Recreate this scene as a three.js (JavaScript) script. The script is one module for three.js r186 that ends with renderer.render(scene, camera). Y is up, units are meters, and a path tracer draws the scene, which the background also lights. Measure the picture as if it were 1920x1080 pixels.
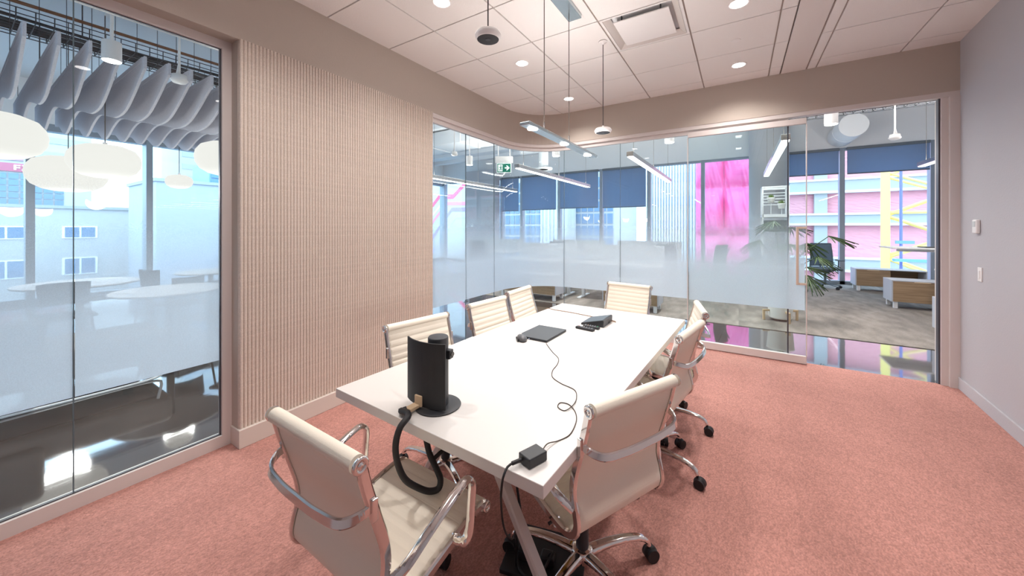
import * as THREE from 'three';
import { mergeGeometries, toCreasedNormals } from 'three/addons/utils/BufferGeometryUtils.js';
import { RoundedBoxGeometry } from 'three/addons/geometries/RoundedBoxGeometry.js';
import { RectAreaLightUniformsLib } from 'three/addons/lights/RectAreaLightUniformsLib.js';
import { FontLoader } from 'three/addons/loaders/FontLoader.js';
import { TextGeometry } from 'three/addons/geometries/TextGeometry.js';

// ---------------------------------------------------------------- camera, sky, exposure
const scene = new THREE.Scene();
const F = 675, CX = 960, CY = 427, EYE = 1.455, YAW = Math.atan(425 / 675);
const camera = new THREE.PerspectiveCamera(2 * Math.atan(653 / F) * 180 / Math.PI, 1920 / 1306, 0.05, 400);
camera.position.set(0, EYE, 0);
camera.rotation.y = YAW;
camera.setViewOffset(1920, 1306, 0, 226, 1920, 1080);   // the lens is shifted down: upright lines stay upright
const SKY = new THREE.Color().setRGB(0.60, 0.80, 1.0).multiplyScalar(5.0);   // bright overcast daylight, cool beside the room's warm lamps
scene.background = SKY;
const renderer = new THREE.WebGLRenderer({ antialias: true });
renderer.toneMapping = THREE.LinearToneMapping;
renderer.toneMappingExposure = 1.2;
renderer.shadowMap.enabled = true;
RectAreaLightUniformsLib.init();
const WARM = new THREE.Color().setRGB(1.0, 0.95, 0.915);       // the room's downlights
const OFFICE = new THREE.Color().setRGB(1.0, 0.95, 0.9);       // the office pendants
const DOWNLIGHT = 6.4, BAR = 1.6, BAR_UP = 33, OFFICE_SPOT = 14, OFFICE_LINE = 26, OFFICE_ADDED_UP = 78, GLOBE = 3.5;

// pixel of the photograph + one known coordinate -> point
const S = Math.sin(YAW), C = Math.cos(YAW);
const ray = (px) => { const u = (px - CX) / F; return [-S + C * u, -C - S * u]; };
const atH = (px, py, y) => { const d = F * (EYE - y) / (py - CY), r = ray(px); return new THREE.Vector3(d * r[0], y, d * r[1]); };
const atZ = (px, py, z) => { const r = ray(px), d = z / r[1]; return new THREE.Vector3(d * r[0], EYE - (py - CY) * d / F, z); };
const atX = (px, py, x) => { const r = ray(px), d = x / r[0]; return new THREE.Vector3(x, EYE - (py - CY) * d / F, d * r[1]); };

// ---------------------------------------------------------------- helpers
let seed = 7;
const rnd = () => { seed = (seed * 1664525 + 1013904223) >>> 0; return seed / 4294967296; };
const V = (x, y, z) => new THREE.Vector3(x, y, z);
const taken = new Map();
function numbered(name) {
  const n = taken.get(name) ?? 0; taken.set(name, n + 1);
  return n ? `${name}_${String(n).padStart(3, '0')}` : name;
}
function tag(o, label, category, group, kind) {
  o.userData.label = label; o.userData.category = category;
  if (group) o.userData.group = group;
  if (kind) o.userData.kind = kind;
  return o;
}
function thing(name, label, category, pos = [0, 0, 0], turn = 0, group) {
  const o = new THREE.Group(); o.name = numbered(name); scene.add(o);
  o.position.set(...pos); o.rotation.y = turn;
  return tag(o, label, category, group);
}
function part(name, geo, mat, parent) {
  const m = new THREE.Mesh(Array.isArray(geo) ? join(geo) : geo, mat); m.name = name; parent.add(m); return m;
}
function single(name, geo, mat, label, category, group) {
  const m = new THREE.Mesh(Array.isArray(geo) ? join(geo) : geo, mat); m.name = numbered(name); scene.add(m);
  return tag(m, label, category, group);
}
function struct(name, geo, mat, label, category) {
  const m = new THREE.Mesh(Array.isArray(geo) ? join(geo) : geo, mat); m.name = numbered(name); scene.add(m);
  return tag(m, label, category, null, 'structure');
}
function structGroup(name, label, category) {
  const o = new THREE.Group(); o.name = numbered(name); scene.add(o); return tag(o, label, category, null, 'structure');
}
function dup(o, pos, turn, label) {
  const c = o.clone(); c.name = numbered(o.name.replace(/_\d{3}$/, '')); scene.add(c);
  c.position.set(...pos); c.rotation.set(0, turn, 0); c.userData = { ...o.userData }; if (label) c.userData.label = label;
  return c;
}
const flat = (g) => { const n = g.index ? g.toNonIndexed() : g; for (const k of Object.keys(n.attributes)) if (!['position', 'normal', 'uv'].includes(k)) n.deleteAttribute(k); if (!n.attributes.uv) n.setAttribute('uv', new THREE.BufferAttribute(new Float32Array(n.attributes.position.count * 2), 2)); return n; };
const join = (list) => list.length === 1 ? list[0] : mergeGeometries(list.map(flat));
const box = (w, h, d, x = 0, y = 0, z = 0) => new THREE.BoxGeometry(w, h, d).translate(x, y, z);
const span = (x0, x1, y0, y1, z0, z1) => box(x1 - x0, y1 - y0, z1 - z0, (x0 + x1) / 2, (y0 + y1) / 2, (z0 + z1) / 2);
const rbox = (w, h, d, r, x = 0, y = 0, z = 0, s = 2) => new RoundedBoxGeometry(w, h, d, s, r).translate(x, y, z);
const cyl = (r0, r1, h, x = 0, y = 0, z = 0, n = 24) => new THREE.CylinderGeometry(r0, r1, h, n).translate(x, y, z);
const lathe = (pts, n = 32) => new THREE.LatheGeometry(pts.map(([r, y]) => new THREE.Vector2(r, y)), n);
const tube = (pts, r, n = 40, k = 8, closed = false) => new THREE.TubeGeometry(new THREE.CatmullRomCurve3(pts, closed), n, r, k, closed);
const rod = (a, b, r, k = 10) => { const d = b.clone().sub(a), g = new THREE.CylinderGeometry(r, r, d.length(), k); g.applyQuaternion(new THREE.Quaternion().setFromUnitVectors(V(0, 1, 0), d.clone().normalize())); return g.translate(...a.clone().add(b).multiplyScalar(0.5).toArray()); };
const bar = (a, b, w, t, up = V(0, 0, 1)) => sweep([a, b], rectSection(w, t, Math.min(w, t) * 0.2), up);
// plan shape (x, z) extruded upwards from y0 to y1
function plan(points, y0, y1, bevel = 0) {
  const s = new THREE.Shape(points.map(([x, z]) => new THREE.Vector2(x, -z)));
  const g = new THREE.ExtrudeGeometry(s, { depth: y1 - y0 - 2 * bevel, bevelEnabled: bevel > 0, bevelSize: bevel, bevelOffset: -bevel, bevelThickness: bevel, bevelSegments: 1, curveSegments: 24 });
  return g.rotateX(-Math.PI / 2).translate(0, y0 + bevel, 0);
}
// uv in metres by the direction that each face looks
function uvm(g, s = 1) {
  g = flat(g); const p = g.attributes.position, n = g.attributes.normal, uv = new Float32Array(p.count * 2);
  for (let i = 0; i < p.count; i++) {
    const ax = Math.abs(n.getX(i)), ay = Math.abs(n.getY(i)), az = Math.abs(n.getZ(i));
    if (ay >= ax && ay >= az) { uv[2 * i] = p.getX(i) / s; uv[2 * i + 1] = p.getZ(i) / s; }
    else if (ax >= az) { uv[2 * i] = p.getZ(i) / s; uv[2 * i + 1] = p.getY(i) / s; }
    else { uv[2 * i] = p.getX(i) / s; uv[2 * i + 1] = p.getY(i) / s; }
  }
  g.setAttribute('uv', new THREE.BufferAttribute(uv, 2)); return g;
}
const rectSection = (w, t, b) => { const x = w / 2, y = t / 2; return [[x, y - b], [x - b, y], [-x + b, y], [-x, y - b], [-x, -y + b], [-x + b, -y], [x - b, -y], [x, -y + b]]; };
const ovalSection = (a, b, n = 12) => Array.from({ length: n }, (_, i) => [a * Math.cos(i / n * 2 * Math.PI), b * Math.sin(i / n * 2 * Math.PI)]);
// a section carried along a line of points; section x lies along ref, section y across it
function sweep(pts, sec, ref, scale = () => 1) {
  const P = [], I = [], n = pts.length, m = sec.length, T = V(0, 0, 0), B = V(0, 0, 0), R = V(0, 0, 0);
  for (let i = 0; i < n; i++) {
    T.copy(pts[Math.min(i + 1, n - 1)]).sub(pts[Math.max(i - 1, 0)]).normalize();
    R.copy(ref).addScaledVector(T, -ref.dot(T)).normalize(); B.crossVectors(T, R);
    const k = scale(i / (n - 1));
    for (const [a, b] of sec) P.push(pts[i].x + k * (a * R.x + b * B.x), pts[i].y + k * (a * R.y + b * B.y), pts[i].z + k * (a * R.z + b * B.z));
  }
  for (let i = 0; i < n - 1; i++) for (let j = 0; j < m; j++) { const a = i * m + j, b = i * m + (j + 1) % m; I.push(a, a + m, b, b, a + m, b + m); }
  for (const [e, s] of [[0, 1], [n - 1, -1]]) for (let j = 1; j < m - 1; j++) s > 0 ? I.push(e * m, e * m + j, e * m + j + 1) : I.push(e * m, e * m + j + 1, e * m + j);
  const g = new THREE.BufferGeometry(); g.setAttribute('position', new THREE.Float32BufferAttribute(P, 3)); g.setIndex(I);
  let q = g.toNonIndexed(); q.computeVertexNormals(); q = toCreasedNormals(q, 0.7);
  q.setAttribute('uv', new THREE.BufferAttribute(new Float32Array(q.attributes.position.count * 2), 2)); return q;
}
const smooth = (pts, n) => new THREE.CatmullRomCurve3(pts, false, 'centripetal').getPoints(n);

// ---------------------------------------------------------------- textures
const HN = 256, lattice = Float32Array.from({ length: HN * HN }, () => rnd());
const lat = (x, y, w) => lattice[((x % w) + w) % w + (((y % w) + w) % w) * HN];
function vnoise(x, y, w) { const xi = Math.floor(x), yi = Math.floor(y), fx = x - xi, fy = y - yi, a = fx * fx * (3 - 2 * fx), b = fy * fy * (3 - 2 * fy); return (lat(xi, yi, w) * (1 - a) + lat(xi + 1, yi, w) * a) * (1 - b) + (lat(xi, yi + 1, w) * (1 - a) + lat(xi + 1, yi + 1, w) * a) * b; }
function texture(size, f, { srgb = true, repeat = [1, 1], wrap = THREE.RepeatWrapping } = {}) {
  const [w, h] = Array.isArray(size) ? size : [size, size], d = new Uint8Array(w * h * 4);
  for (let y = 0; y < h; y++) for (let x = 0; x < w; x++) { const c = f(x / w, y / h, x, y), o = (y * w + x) * 4; for (let k = 0; k < 3; k++) d[o + k] = Math.max(0, Math.min(255, Math.round((Array.isArray(c) ? c[k] : c) * 255))); d[o + 3] = 255; }
  const t = new THREE.DataTexture(d, w, h); t.wrapS = t.wrapT = wrap; t.magFilter = THREE.LinearFilter; t.repeat.set(...repeat); if (srgb) t.colorSpace = THREE.SRGBColorSpace; t.needsUpdate = true; return t;
}
// loop-pile carpet: uv 1 = 1 m
const carpetMap = texture(1024, (u, v) => { const s = vnoise(u * 200 + v * 40, v * 90, 200) * 0.16 + vnoise(u * 250, v * 250, 250) * 0.14 + vnoise(u * 60, v * 30, 30) * 0.05 + vnoise(u * 6, v * 5, 1 * 30) * 0.04; return 0.72 + s * 0.88; });
const carpetBump = texture(512, (u, v) => vnoise(u * 200, v * 200, 200) * 0.7 + vnoise(u * 100, v * 100, 100) * 0.3, { srgb: false });
const officeCarpetMap = texture(512, (u, v) => { const a = vnoise(u * 14, v * 5, 70) * 0.25 + vnoise(u * 40, v * 14, 70) * 0.22 + vnoise(u * 200, v * 200, 200) * 0.12; return 0.62 + a * 0.65; }, { repeat: [0.35, 0.35] });
const concreteMap = texture(512, (u, v) => 0.72 + vnoise(u * 8, v * 8, 8) * 0.16 + vnoise(u * 40, v * 40, 40) * 0.1, { repeat: [0.3, 0.3] });
const concreteBump = texture(512, (u, v) => vnoise(u * 24, v * 6, 48) * 0.7 + vnoise(u * 90, v * 20, 180) * 0.3, { srgb: false, repeat: [0.4, 0.4] });
const plasterBump = texture(256, (u, v) => vnoise(u * 128, v * 128, 128) * 0.6 + vnoise(u * 40, v * 40, 40) * 0.4, { srgb: false, repeat: [3, 3] });
const woodMap = texture(512, (u, v) => { const g = vnoise(u * 3 + vnoise(u * 2, v * 8, 16) * 1.2, v * 70, 70), k = vnoise(u * 8, v * 160, 160); return [0.86 + g * 0.12 - k * 0.1, 0.84 + g * 0.13 - k * 0.11, 0.82 + g * 0.14 - k * 0.12]; });
const tileBump = texture(256, (u, v) => vnoise(u * 120, v * 120, 120), { srgb: false, repeat: [4, 4] });
const leatherBump = texture(256, (u, v) => vnoise(u * 90, v * 90, 90) * 0.6 + vnoise(u * 200, v * 200, 200) * 0.4, { srgb: false, repeat: [3, 3] });
const feltMap = texture(256, (u, v) => 0.88 + vnoise(u * 120, v * 120, 120) * 0.12, { repeat: [3, 3] });
const woven = texture(128, (u, v) => 0.82 + 0.18 * Math.abs(Math.sin(u * Math.PI * 32) * Math.sin(v * Math.PI * 32)), { repeat: [4, 4] });
// frosted film print: dots that thin out upwards (the film carries this print)
const FILM0 = 0.575, FILM1 = 1.78;
const filmAlpha = texture([512, 512], (u, v, x, y) => {
  const h = FILM0 + v * (FILM1 - FILM0), k = Math.max(0, Math.min(1, (1.76 - h) / 0.74)), a = 0.94 * Math.pow(k, 1.3);
  return Math.max(0, Math.min(1, a + (rnd() - 0.5) * 0.10 * (a > 0.02 && a < 0.95 ? 1 : 0)));
}, { srgb: false, wrap: THREE.ClampToEdgeWrapping });
filmAlpha.wrapS = THREE.RepeatWrapping;

// ---------------------------------------------------------------- materials
const std = (hex, o = {}) => new THREE.MeshStandardMaterial({ color: hex, roughness: 0.6, ...o });
const phys = (hex, o = {}) => new THREE.MeshPhysicalMaterial({ color: hex, roughness: 0.5, ...o });
const glow = (c, k) => new THREE.MeshStandardMaterial({ color: 0x222222, emissive: c, emissiveIntensity: k, roughness: 1 });
const M = {
  carpet: std(0xd0968a, { roughness: 1, map: carpetMap, bumpMap: carpetBump, bumpScale: 0.004 }),
  paintGreige: std(0xbfb3a8, { roughness: 0.85, bumpMap: plasterBump, bumpScale: 0.0006 }),
  paintWhite: std(0xbfbdc1, { roughness: 0.85, bumpMap: plasterBump, bumpScale: 0.0006 }),
  baseboard: std(0xd8cdc4, { roughness: 0.6 }),
  tile: std(0xf3f0ed, { roughness: 0.95, bumpMap: tileBump, bumpScale: 0.0012 }),
  grid: std(0xb9aea6, { roughness: 0.7 }),
  frame: std(0xdcd3cf, { roughness: 0.4 }),
  panel: std(0xe8dace, { roughness: 1, map: feltMap }),
  table: phys(0xd9d5d1, { roughness: 0.35, clearcoat: 0.15, clearcoatRoughness: 0.3 }),
  tableEdge: std(0xd9d2cd, { roughness: 0.5 }),
  tableLeg: std(0xcfcac6, { roughness: 0.4 }),
  leather: phys(0xefe6d6, { roughness: 0.5, bumpMap: leatherBump, bumpScale: 0.0004 }),
  leatherBack: phys(0xe2d6c8, { roughness: 0.6 }),
  chrome: std(0xe4e0de, { roughness: 0.1, metalness: 1 }),
  alu: std(0xc9c6c4, { roughness: 0.25, metalness: 1 }),
  blackRubber: std(0x17161a, { roughness: 0.55 }),
  blackPlastic: std(0x2a2b2f, { roughness: 0.45 }),
  darkGrey: std(0x3a3c40, { roughness: 0.5 }),
  matteBlack: std(0x1f2024, { roughness: 0.6 }),
  glossBlack: phys(0x1a1d22, { roughness: 0.12, clearcoat: 1 }),
  lensDark: phys(0x0c0b0d, { roughness: 0.1, clearcoat: 1 }),
  tan: std(0xcdb291, { roughness: 0.5 }),
  handle: std(0xd8c4b2, { roughness: 0.5 }),
  whitePlastic: std(0xf2efed, { roughness: 0.4 }),
  cableDark: std(0x3b3133, { roughness: 0.6 }),
  steelCable: std(0x6d655f, { roughness: 0.4, metalness: 0.6 }),
  glass: phys(0xf3fbfb, { roughness: 0, transmission: 1, thickness: 0, ior: 1.5 }),
  windowGlass: phys(0xeef7fb, { roughness: 0, transmission: 1, thickness: 0, ior: 1.45 }),
  seal: std(0x5f7078, { roughness: 0.4 }),
  darkSeal: std(0x45434a, { roughness: 0.4 }),
  film: phys(0xdbe8f2, { roughness: 1, transmission: 0.68, thickness: 0, transparent: true, alphaMap: filmAlpha, side: THREE.DoubleSide }),
  concrete: phys(0x5d5753, { roughness: 0.06, map: concreteMap, bumpMap: concreteBump, bumpScale: 0.0004, clearcoat: 1, clearcoatRoughness: 0.04 }),
  officeCarpet: std(0xa39a92, { roughness: 1, map: officeCarpetMap, bumpMap: carpetBump, bumpScale: 0.003 }),
  ceilingWhite: std(0xeef0f2, { roughness: 0.9 }),
  bulkhead: std(0xf2f3f4, { roughness: 0.9 }),
  duct: std(0xeef0f1, { roughness: 0.7 }),
  deckGrey: std(0x747a80, { roughness: 0.9 }),
  wire: std(0x4a4b4f, { roughness: 0.5, metalness: 0.5 }),
  copper: std(0x8a5a3c, { roughness: 0.5, metalness: 0.3 }),
  mullion: std(0x9aa3ad, { roughness: 0.45, metalness: 0.2 }),
  shade: phys(0xb2c8e2, { roughness: 1, transmission: 0.55, thickness: 0, map: woven }),
  shadeBar: std(0x6f767d, { roughness: 0.5 }),
  felt: phys(0xdddbe3, { roughness: 1, map: feltMap }),
  wood: std(0xb59a7c, { roughness: 0.55, map: woodMap }),
  greyLaminate: std(0xb9bcc4, { roughness: 0.5 }),
  whiteMetal: std(0xe3e4e6, { roughness: 0.4 }),
  desk: std(0xe8e6e4, { roughness: 0.4 }),
  screenPanel: std(0xaab0b4, { roughness: 0.9 }),
  chairGrey: std(0x5c6a74, { roughness: 0.7 }),
  chairMesh: phys(0x56626b, { roughness: 0.9, transmission: 0.35, thickness: 0 }),
  sofa: std(0x7d7a78, { roughness: 0.95, map: feltMap }),
  leaf: phys(0x3f5a2c, { roughness: 0.5, transmission: 0.15, thickness: 0, side: THREE.DoubleSide }),
  grassGreen: std(0x6f8a3c, { roughness: 0.8, side: THREE.DoubleSide }),
  soil: std(0x3d3027, { roughness: 1 }),
  pot: std(0xe9e7e3, { roughness: 0.5 }),
  signGreen: std(0x0c7f66, { roughness: 0.5, emissive: 0x0c7f66, emissiveIntensity: 0.25 }),
  signWhite: std(0xf6fbf8, { roughness: 0.5, emissive: 0xf6fbf8, emissiveIntensity: 0.5 }),
  lampLens: glow(WARM, 14), barLens: glow(WARM, 18), officeLens: glow(OFFICE, 9), lineLens: glow(OFFICE, 7),
  globe: glow(new THREE.Color().setRGB(1, 0.94, 0.88), 0.82),
};

// ================================================================ THE ROOM
const R0 = 0.7, PX = -2.83, PZ = -4.95;                              // line of the curved glass wall
const ROOM_BACK = 1.5, RIGHT0 = [1.70, -4.99], RIGHT1 = [1.70 - 0.0745 * 6.5, 1.51];   // the right wall stands a little askew
// points of the glass line from the ribbed wall (z0) round the corner to x1, moved outwards by off
function glassLine(z0, x1, off, n = 18) {
  const cx = PX + R0, cz = PZ + R0, r = R0 + off, out = [];
  if (z0 > cz) out.push([PX - off, z0]);
  for (let i = 0; i <= n; i++) { const a = Math.PI + i / n * Math.PI / 2; const p = [cx + r * Math.cos(a), cz + r * Math.sin(a)]; if (p[1] <= z0 + 1e-6 && p[0] <= x1 + 1e-6) out.push(p); }
  if (x1 > cx) out.push([x1, PZ - off]);
  return out;
}
const arcTo = (x1, off) => [...glassLine(-4.25, x1, off), [x1, PZ + R0 - Math.sqrt((R0 + off) ** 2 - (x1 - PX - R0) ** 2)]];
const strip = (z0, x1, in_, out_, y0, y1) => plan([...glassLine(z0, x1, in_), ...glassLine(z0, x1, out_).reverse()], y0, y1);
const uvPlan = (g) => uvm(g, 1);

struct('floor', uvm(plan([[-2.96, ROOM_BACK], [1.78, ROOM_BACK], [1.78, -4.97], [-2.2, -4.97], [-2.75, -4.75], [-2.96, -4.3]], -0.1, 0)), M.carpet, 'salmon pink loop carpet covering the meeting room', 'floor');
// ceiling: grid, tiles
{
  const ceil = structGroup('ceiling', 'suspended ceiling of off-white square tiles over the meeting room', 'ceiling');
  part('slab', span(-2.95, 2.1, 3.19, 3.3, -5.1, ROOM_BACK + 0.1), M.ceilingWhite, ceil);
  const xs = [-2.82, -2.215, -1.595, -0.975, -0.352, 0.28, 0.385], xr = [0.61, 0.69, 1.315, 1.95], zs = [];
  for (let z = -4.685; z < 1.6; z += 0.606) zs.push(z);
  const zl = [-4.955, ...zs, ROOM_BACK + 0.05];
  const cache = new Map();
  const tileGeo = (w, d) => { const k = w.toFixed(3) + d.toFixed(3); if (!cache.has(k)) cache.set(k, uvm(rbox(w, 0.02, d, 0.003, 0, 0, 0, 1))); return cache.get(k); };
  const skip = new Set();
  for (const row of [xs, xr]) for (let i = 0; i < row.length - 1; i++) for (let k = 0; k < zl.length - 1; k++) {
    const x0 = row[i], x1 = row[i + 1], z0 = zl[k], z1 = zl[k + 1];
    if (row === xs && i === 3 && Math.abs(z0 + 3.473) < 0.01) { skip.add([x0, x1, z0, z1]); continue; }   // the air diffuser's bay
    const t = part('ceiling_tile', tileGeo(x1 - x0 - 0.011, z1 - z0 - 0.009), M.tile, ceil); t.position.set((x0 + x1) / 2, 3.152, (z0 + z1) / 2);
  }
  const runs = [...xs.slice(1), ...xr.slice(0, 3)];
  for (const x of runs) part('grid_runner', box(0.014, 0.03, ROOM_BACK + 4.95, x, 3.171, (ROOM_BACK - 4.95) / 2), M.grid, ceil);
  for (const z of zs) for (const [a, b] of [[-2.82, 0.385], [0.61, 1.95]]) part('cross_runner', box(b - a, 0.03, 0.012, (a + b) / 2, 3.174, z), M.grid, ceil);
  part('edge_angle', span(-2.83, -2.8, 3.142, 3.15, -4.2, ROOM_BACK), M.grid, ceil);
  // flush bulkhead strip with slot reveals
  const st = single('linear_slot_diffuser', uvm(rbox(0.212, 0.03, ROOM_BACK + 4.9, 0.004, 0.4975, 3.155, (ROOM_BACK - 4.95) / 2, 1)), std(0xe6e0dc, { roughness: 0.8 }), 'long flush white slot diffuser strip running across the tiled ceiling', 'air diffuser');
  part('slot', box(0.004, 0.02, ROOM_BACK + 4.9, 0.6065, 3.165, (ROOM_BACK - 4.95) / 2), M.darkGrey, st);
  part('slot', box(0.004, 0.02, ROOM_BACK + 4.9, 0.3885, 3.165, (ROOM_BACK - 4.95) / 2), M.darkGrey, st);
}
// soffit over the glass and the ribbed wall
struct('trim_1', uvm(plan([[-2.79, ROOM_BACK], ...glassLine(-4.25, -2.13, -0.04).map(([x, z]) => [x, z]), [1.75, -4.91], [1.75, -5.08], ...glassLine(-4.25, -2.13, 0.13).reverse(), [-2.96, ROOM_BACK]], 2.70, 3.19)), M.paintGreige, 'beige soffit band with a rounded corner under the ceiling', 'soffit');
// right wall, rear wall
struct('wall_right', uvm(plan([RIGHT0, RIGHT1, [2.05, 1.51], [2.05, -4.99]], 0, 3.19)), M.paintWhite, 'pale grey painted wall with thermostat and switch', 'wall');
struct('wall_rear', uvm(span(-3.1, 2.05, 0, 3.19, ROOM_BACK, ROOM_BACK + 0.14)), M.paintWhite, 'plain painted wall closing the meeting room', 'wall');
struct('wall_end', uvm(span(2.05, 4.75, 0, 4.3, -5.08, -4.93)), M.paintWhite, 'plain painted wall beside the open doorway', 'wall');
{ const d = [RIGHT1[0] - RIGHT0[0], RIGHT1[1] - RIGHT0[1]], t = 0.014; struct('baseboard_right', plan([[RIGHT0[0] - t, RIGHT0[1]], [RIGHT1[0] - t, RIGHT1[1]], RIGHT1, RIGHT0], 0, 0.105, 0.002), M.paintWhite, 'white baseboard along the pale grey wall', 'baseboard'); }
// ribbed wall panel and what stands behind it
struct('wall_left', uvm(span(-2.96, -2.81, 0, 2.7, -2.835, -1.05)), M.paintGreige, 'beige pier carrying the ribbed panel', 'wall');
{
  const pitch = 0.0228, z0 = -1.052, n = 78, pts = [[-2.815, z0]];
  for (let i = 0; i < n; i++) { const z = z0 - i * pitch; for (let k = 0; k <= 6; k++) { const a = k / 6 * Math.PI; pts.push([-2.794 + 0.010 * Math.sin(a), z - pitch * (0.08 + 0.42 * (1 - Math.cos(a)))]); } }
  pts.push([-2.815, z0 - n * pitch]);
  const wp = struct('wall_panel', uvm(plan(pts, 0.12, 2.705)), M.panel, 'pinkish beige vertical ribbed acoustic panel', 'wall panel');
}
struct('baseboard_left', plan([[-2.96, -1.043], [-2.768, -1.043], [-2.768, -2.838], [-2.96, -2.838]], 0, 0.122, 0.003), M.baseboard, 'beige baseboard under the ribbed panel', 'baseboard');

// ---------------------------------------------------------------- glazing: left window
const sheetOf = (line, y0, y1) => {   // line: plan points; the film's uv runs with length and height
  const P = [], U = [], I = []; let s = 0;
  line.forEach(([x, z], i) => { if (i) s += Math.hypot(x - line[i - 1][0], z - line[i - 1][1]); P.push(x, y0, z, x, y1, z); U.push(s, 0.001, s, 0.999); if (i) { const a = 2 * i - 2; I.push(a, a + 1, a + 2, a + 1, a + 3, a + 2); } });
  const g = new THREE.BufferGeometry(); g.setAttribute('position', new THREE.Float32BufferAttribute(P, 3)); g.setAttribute('uv', new THREE.Float32BufferAttribute(U, 2)); g.setIndex(I); g.computeVertexNormals(); return g;
};
const filmSheet = (line) => sheetOf(line, FILM0, FILM1);
{
  const w = structGroup('window_1', 'tall interior window with frosted gradient film facing the lounge', 'window');
  const x0 = -2.96, x1 = -2.90;
  part('sill_frame', span(x0, x1, 0, 0.075, -1.05, ROOM_BACK), M.frame, w);
  part('head_frame', span(x0, x1, 2.645, 2.7, -1.05, ROOM_BACK), M.frame, w);
  part('jamb_frame', span(x0, x1, 0.075, 2.645, -1.05, -0.997), M.frame, w);
  part('jamb_frame', span(x0, x1, 0.075, 2.645, ROOM_BACK - 0.06, ROOM_BACK), M.frame, w);
  part('seal', span(-2.936, -2.918, 0.075, 0.081, -0.997, ROOM_BACK - 0.06), M.darkSeal, w);
  part('seal', span(-2.936, -2.918, 2.639, 2.645, -0.997, ROOM_BACK - 0.06), M.darkSeal, w);
  part('seal', span(-2.936, -2.918, 0.075, 2.645, -0.997, -0.991), M.darkSeal, w);
  const joints = [-0.991, -0.369, 0.55, ROOM_BACK - 0.06];
  for (let i = 0; i < 3; i++) {
    part('pane', sheetOf([[-2.927, joints[i] + 0.002], [-2.927, joints[i + 1] - 0.002]], 0.081, 2.639), M.glass, w);
    part('privacy_film', filmSheet([[-2.9205, joints[i] + 0.004], [-2.9205, joints[i + 1] - 0.004]]), M.film, w);
    if (i) part('joint', span(-2.933, -2.921, 0.081, 2.639, joints[i] - 0.002, joints[i] + 0.002), M.seal, w);
  }
}
// ---------------------------------------------------------------- glazing: curved back wall
{
  const w = structGroup('window_2', 'curved glass wall with frosted gradient film between room and open office', 'window');
  part('head_frame', strip(-2.838, 1.70, -0.035, 0.04, 2.655, 2.70), M.frame, w);
  part('head_frame', strip(-2.838, 0.46, -0.012, 0.03, 2.605, 2.655), M.frame, w);
  part('sill_frame', strip(-2.838, 0.46, -0.02, 0.03, 0, 0.075), M.frame, w);
  part('jamb_frame', span(1.585, 1.70, 0, 2.655, -5.06, -4.93), M.frame, w);
  part('jamb_frame', span(1.63, 1.70, 0, 2.655, -4.93, -4.90), M.frame, w);
  part('edge_trim', span(0.45, 0.462, 0.075, 2.605, -4.962, -4.938), M.darkSeal, w);
  part('edge_trim', span(1.573, 1.585, 0, 2.655, -5.0, -4.95), M.darkSeal, w);
  const cuts = [[-2.838, -3.436], [-3.436, -4.04]];
  for (const [a, b] of cuts) {
    part('pane', sheetOf([[PX - 0.005, a], [PX - 0.005, b + 0.003]], 0.075, 2.605), M.glass, w);
    part('privacy_film', filmSheet([[PX + 0.0015, a], [PX + 0.0015, b + 0.004]]), M.film, w);
    part('joint', span(PX - 0.011, PX + 0.001, 0.075, 2.605, b - 0.001, b + 0.003), M.seal, w);
  }
  const j1 = -2.2, j2 = -1.37, j3 = 0.45;
  part('curved_pane', sheetOf([[PX - 0.005, -4.042], ...arcTo(j1, 0.005)], 0.075, 2.605), M.glass, w);
  part('privacy_film', filmSheet([[PX + 0.0015, -4.042], ...arcTo(j1, -0.0015)]), M.film, w);
  for (const [a, b] of [[j1, j2], [j2, -0.53], [-0.53, j3]]) {
    part('pane', sheetOf([[a + 0.002, -4.955], [b - 0.002, -4.955]], 0.075, 2.605), M.glass, w);
    if (b < 0) part('privacy_film', filmSheet([[a + 0.003, -4.9485], [b - 0.003, -4.9485]]), M.film, w);
    part('joint', span(a - 0.002, a + 0.002, 0.075, 2.605, -4.961, -4.949), M.seal, w);
  }
}
// sliding glass door, slid open
{
  const d = structGroup('door_1', 'sliding glass door slid open beside the doorway', 'door');
  const a = -0.53, b = 0.61, z = -4.905;
  part('top_rail', rbox(b - a, 0.062, 0.036, 0.004, (a + b) / 2, 2.591, z, 1), M.frame, d);
  part('bottom_rail', rbox(b - a, 0.082, 0.036, 0.004, (a + b) / 2, 0.047, z, 1), M.frame, d);
  part('side_stile', span(a - 0.005, a + 0.004, 0.088, 2.56, z - 0.012, z + 0.012), M.frame, d);
  part('side_stile', span(b - 0.005, b + 0.004, 0.088, 2.56, z - 0.012, z + 0.012), M.frame, d);
  part('pane', sheetOf([[a + 0.004, z], [b - 0.004, z]], 0.088, 2.56), M.glass, d);
  part('privacy_film', filmSheet([[a + 0.014, z + 0.0065], [b - 0.014, z + 0.0065]]), M.film, d);
  part('handle', [rbox(0.022, 0.62, 0.03, 0.004, 0.53, 1.155, z + 0.03, 1), rbox(0.085, 0.022, 0.03, 0.004, 0.562, 1.454, z + 0.024, 1), rbox(0.085, 0.022, 0.03, 0.004, 0.562, 0.856, z + 0.024, 1)], M.handle, d).userData.label = 'blond wooden pull handle';
}
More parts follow.
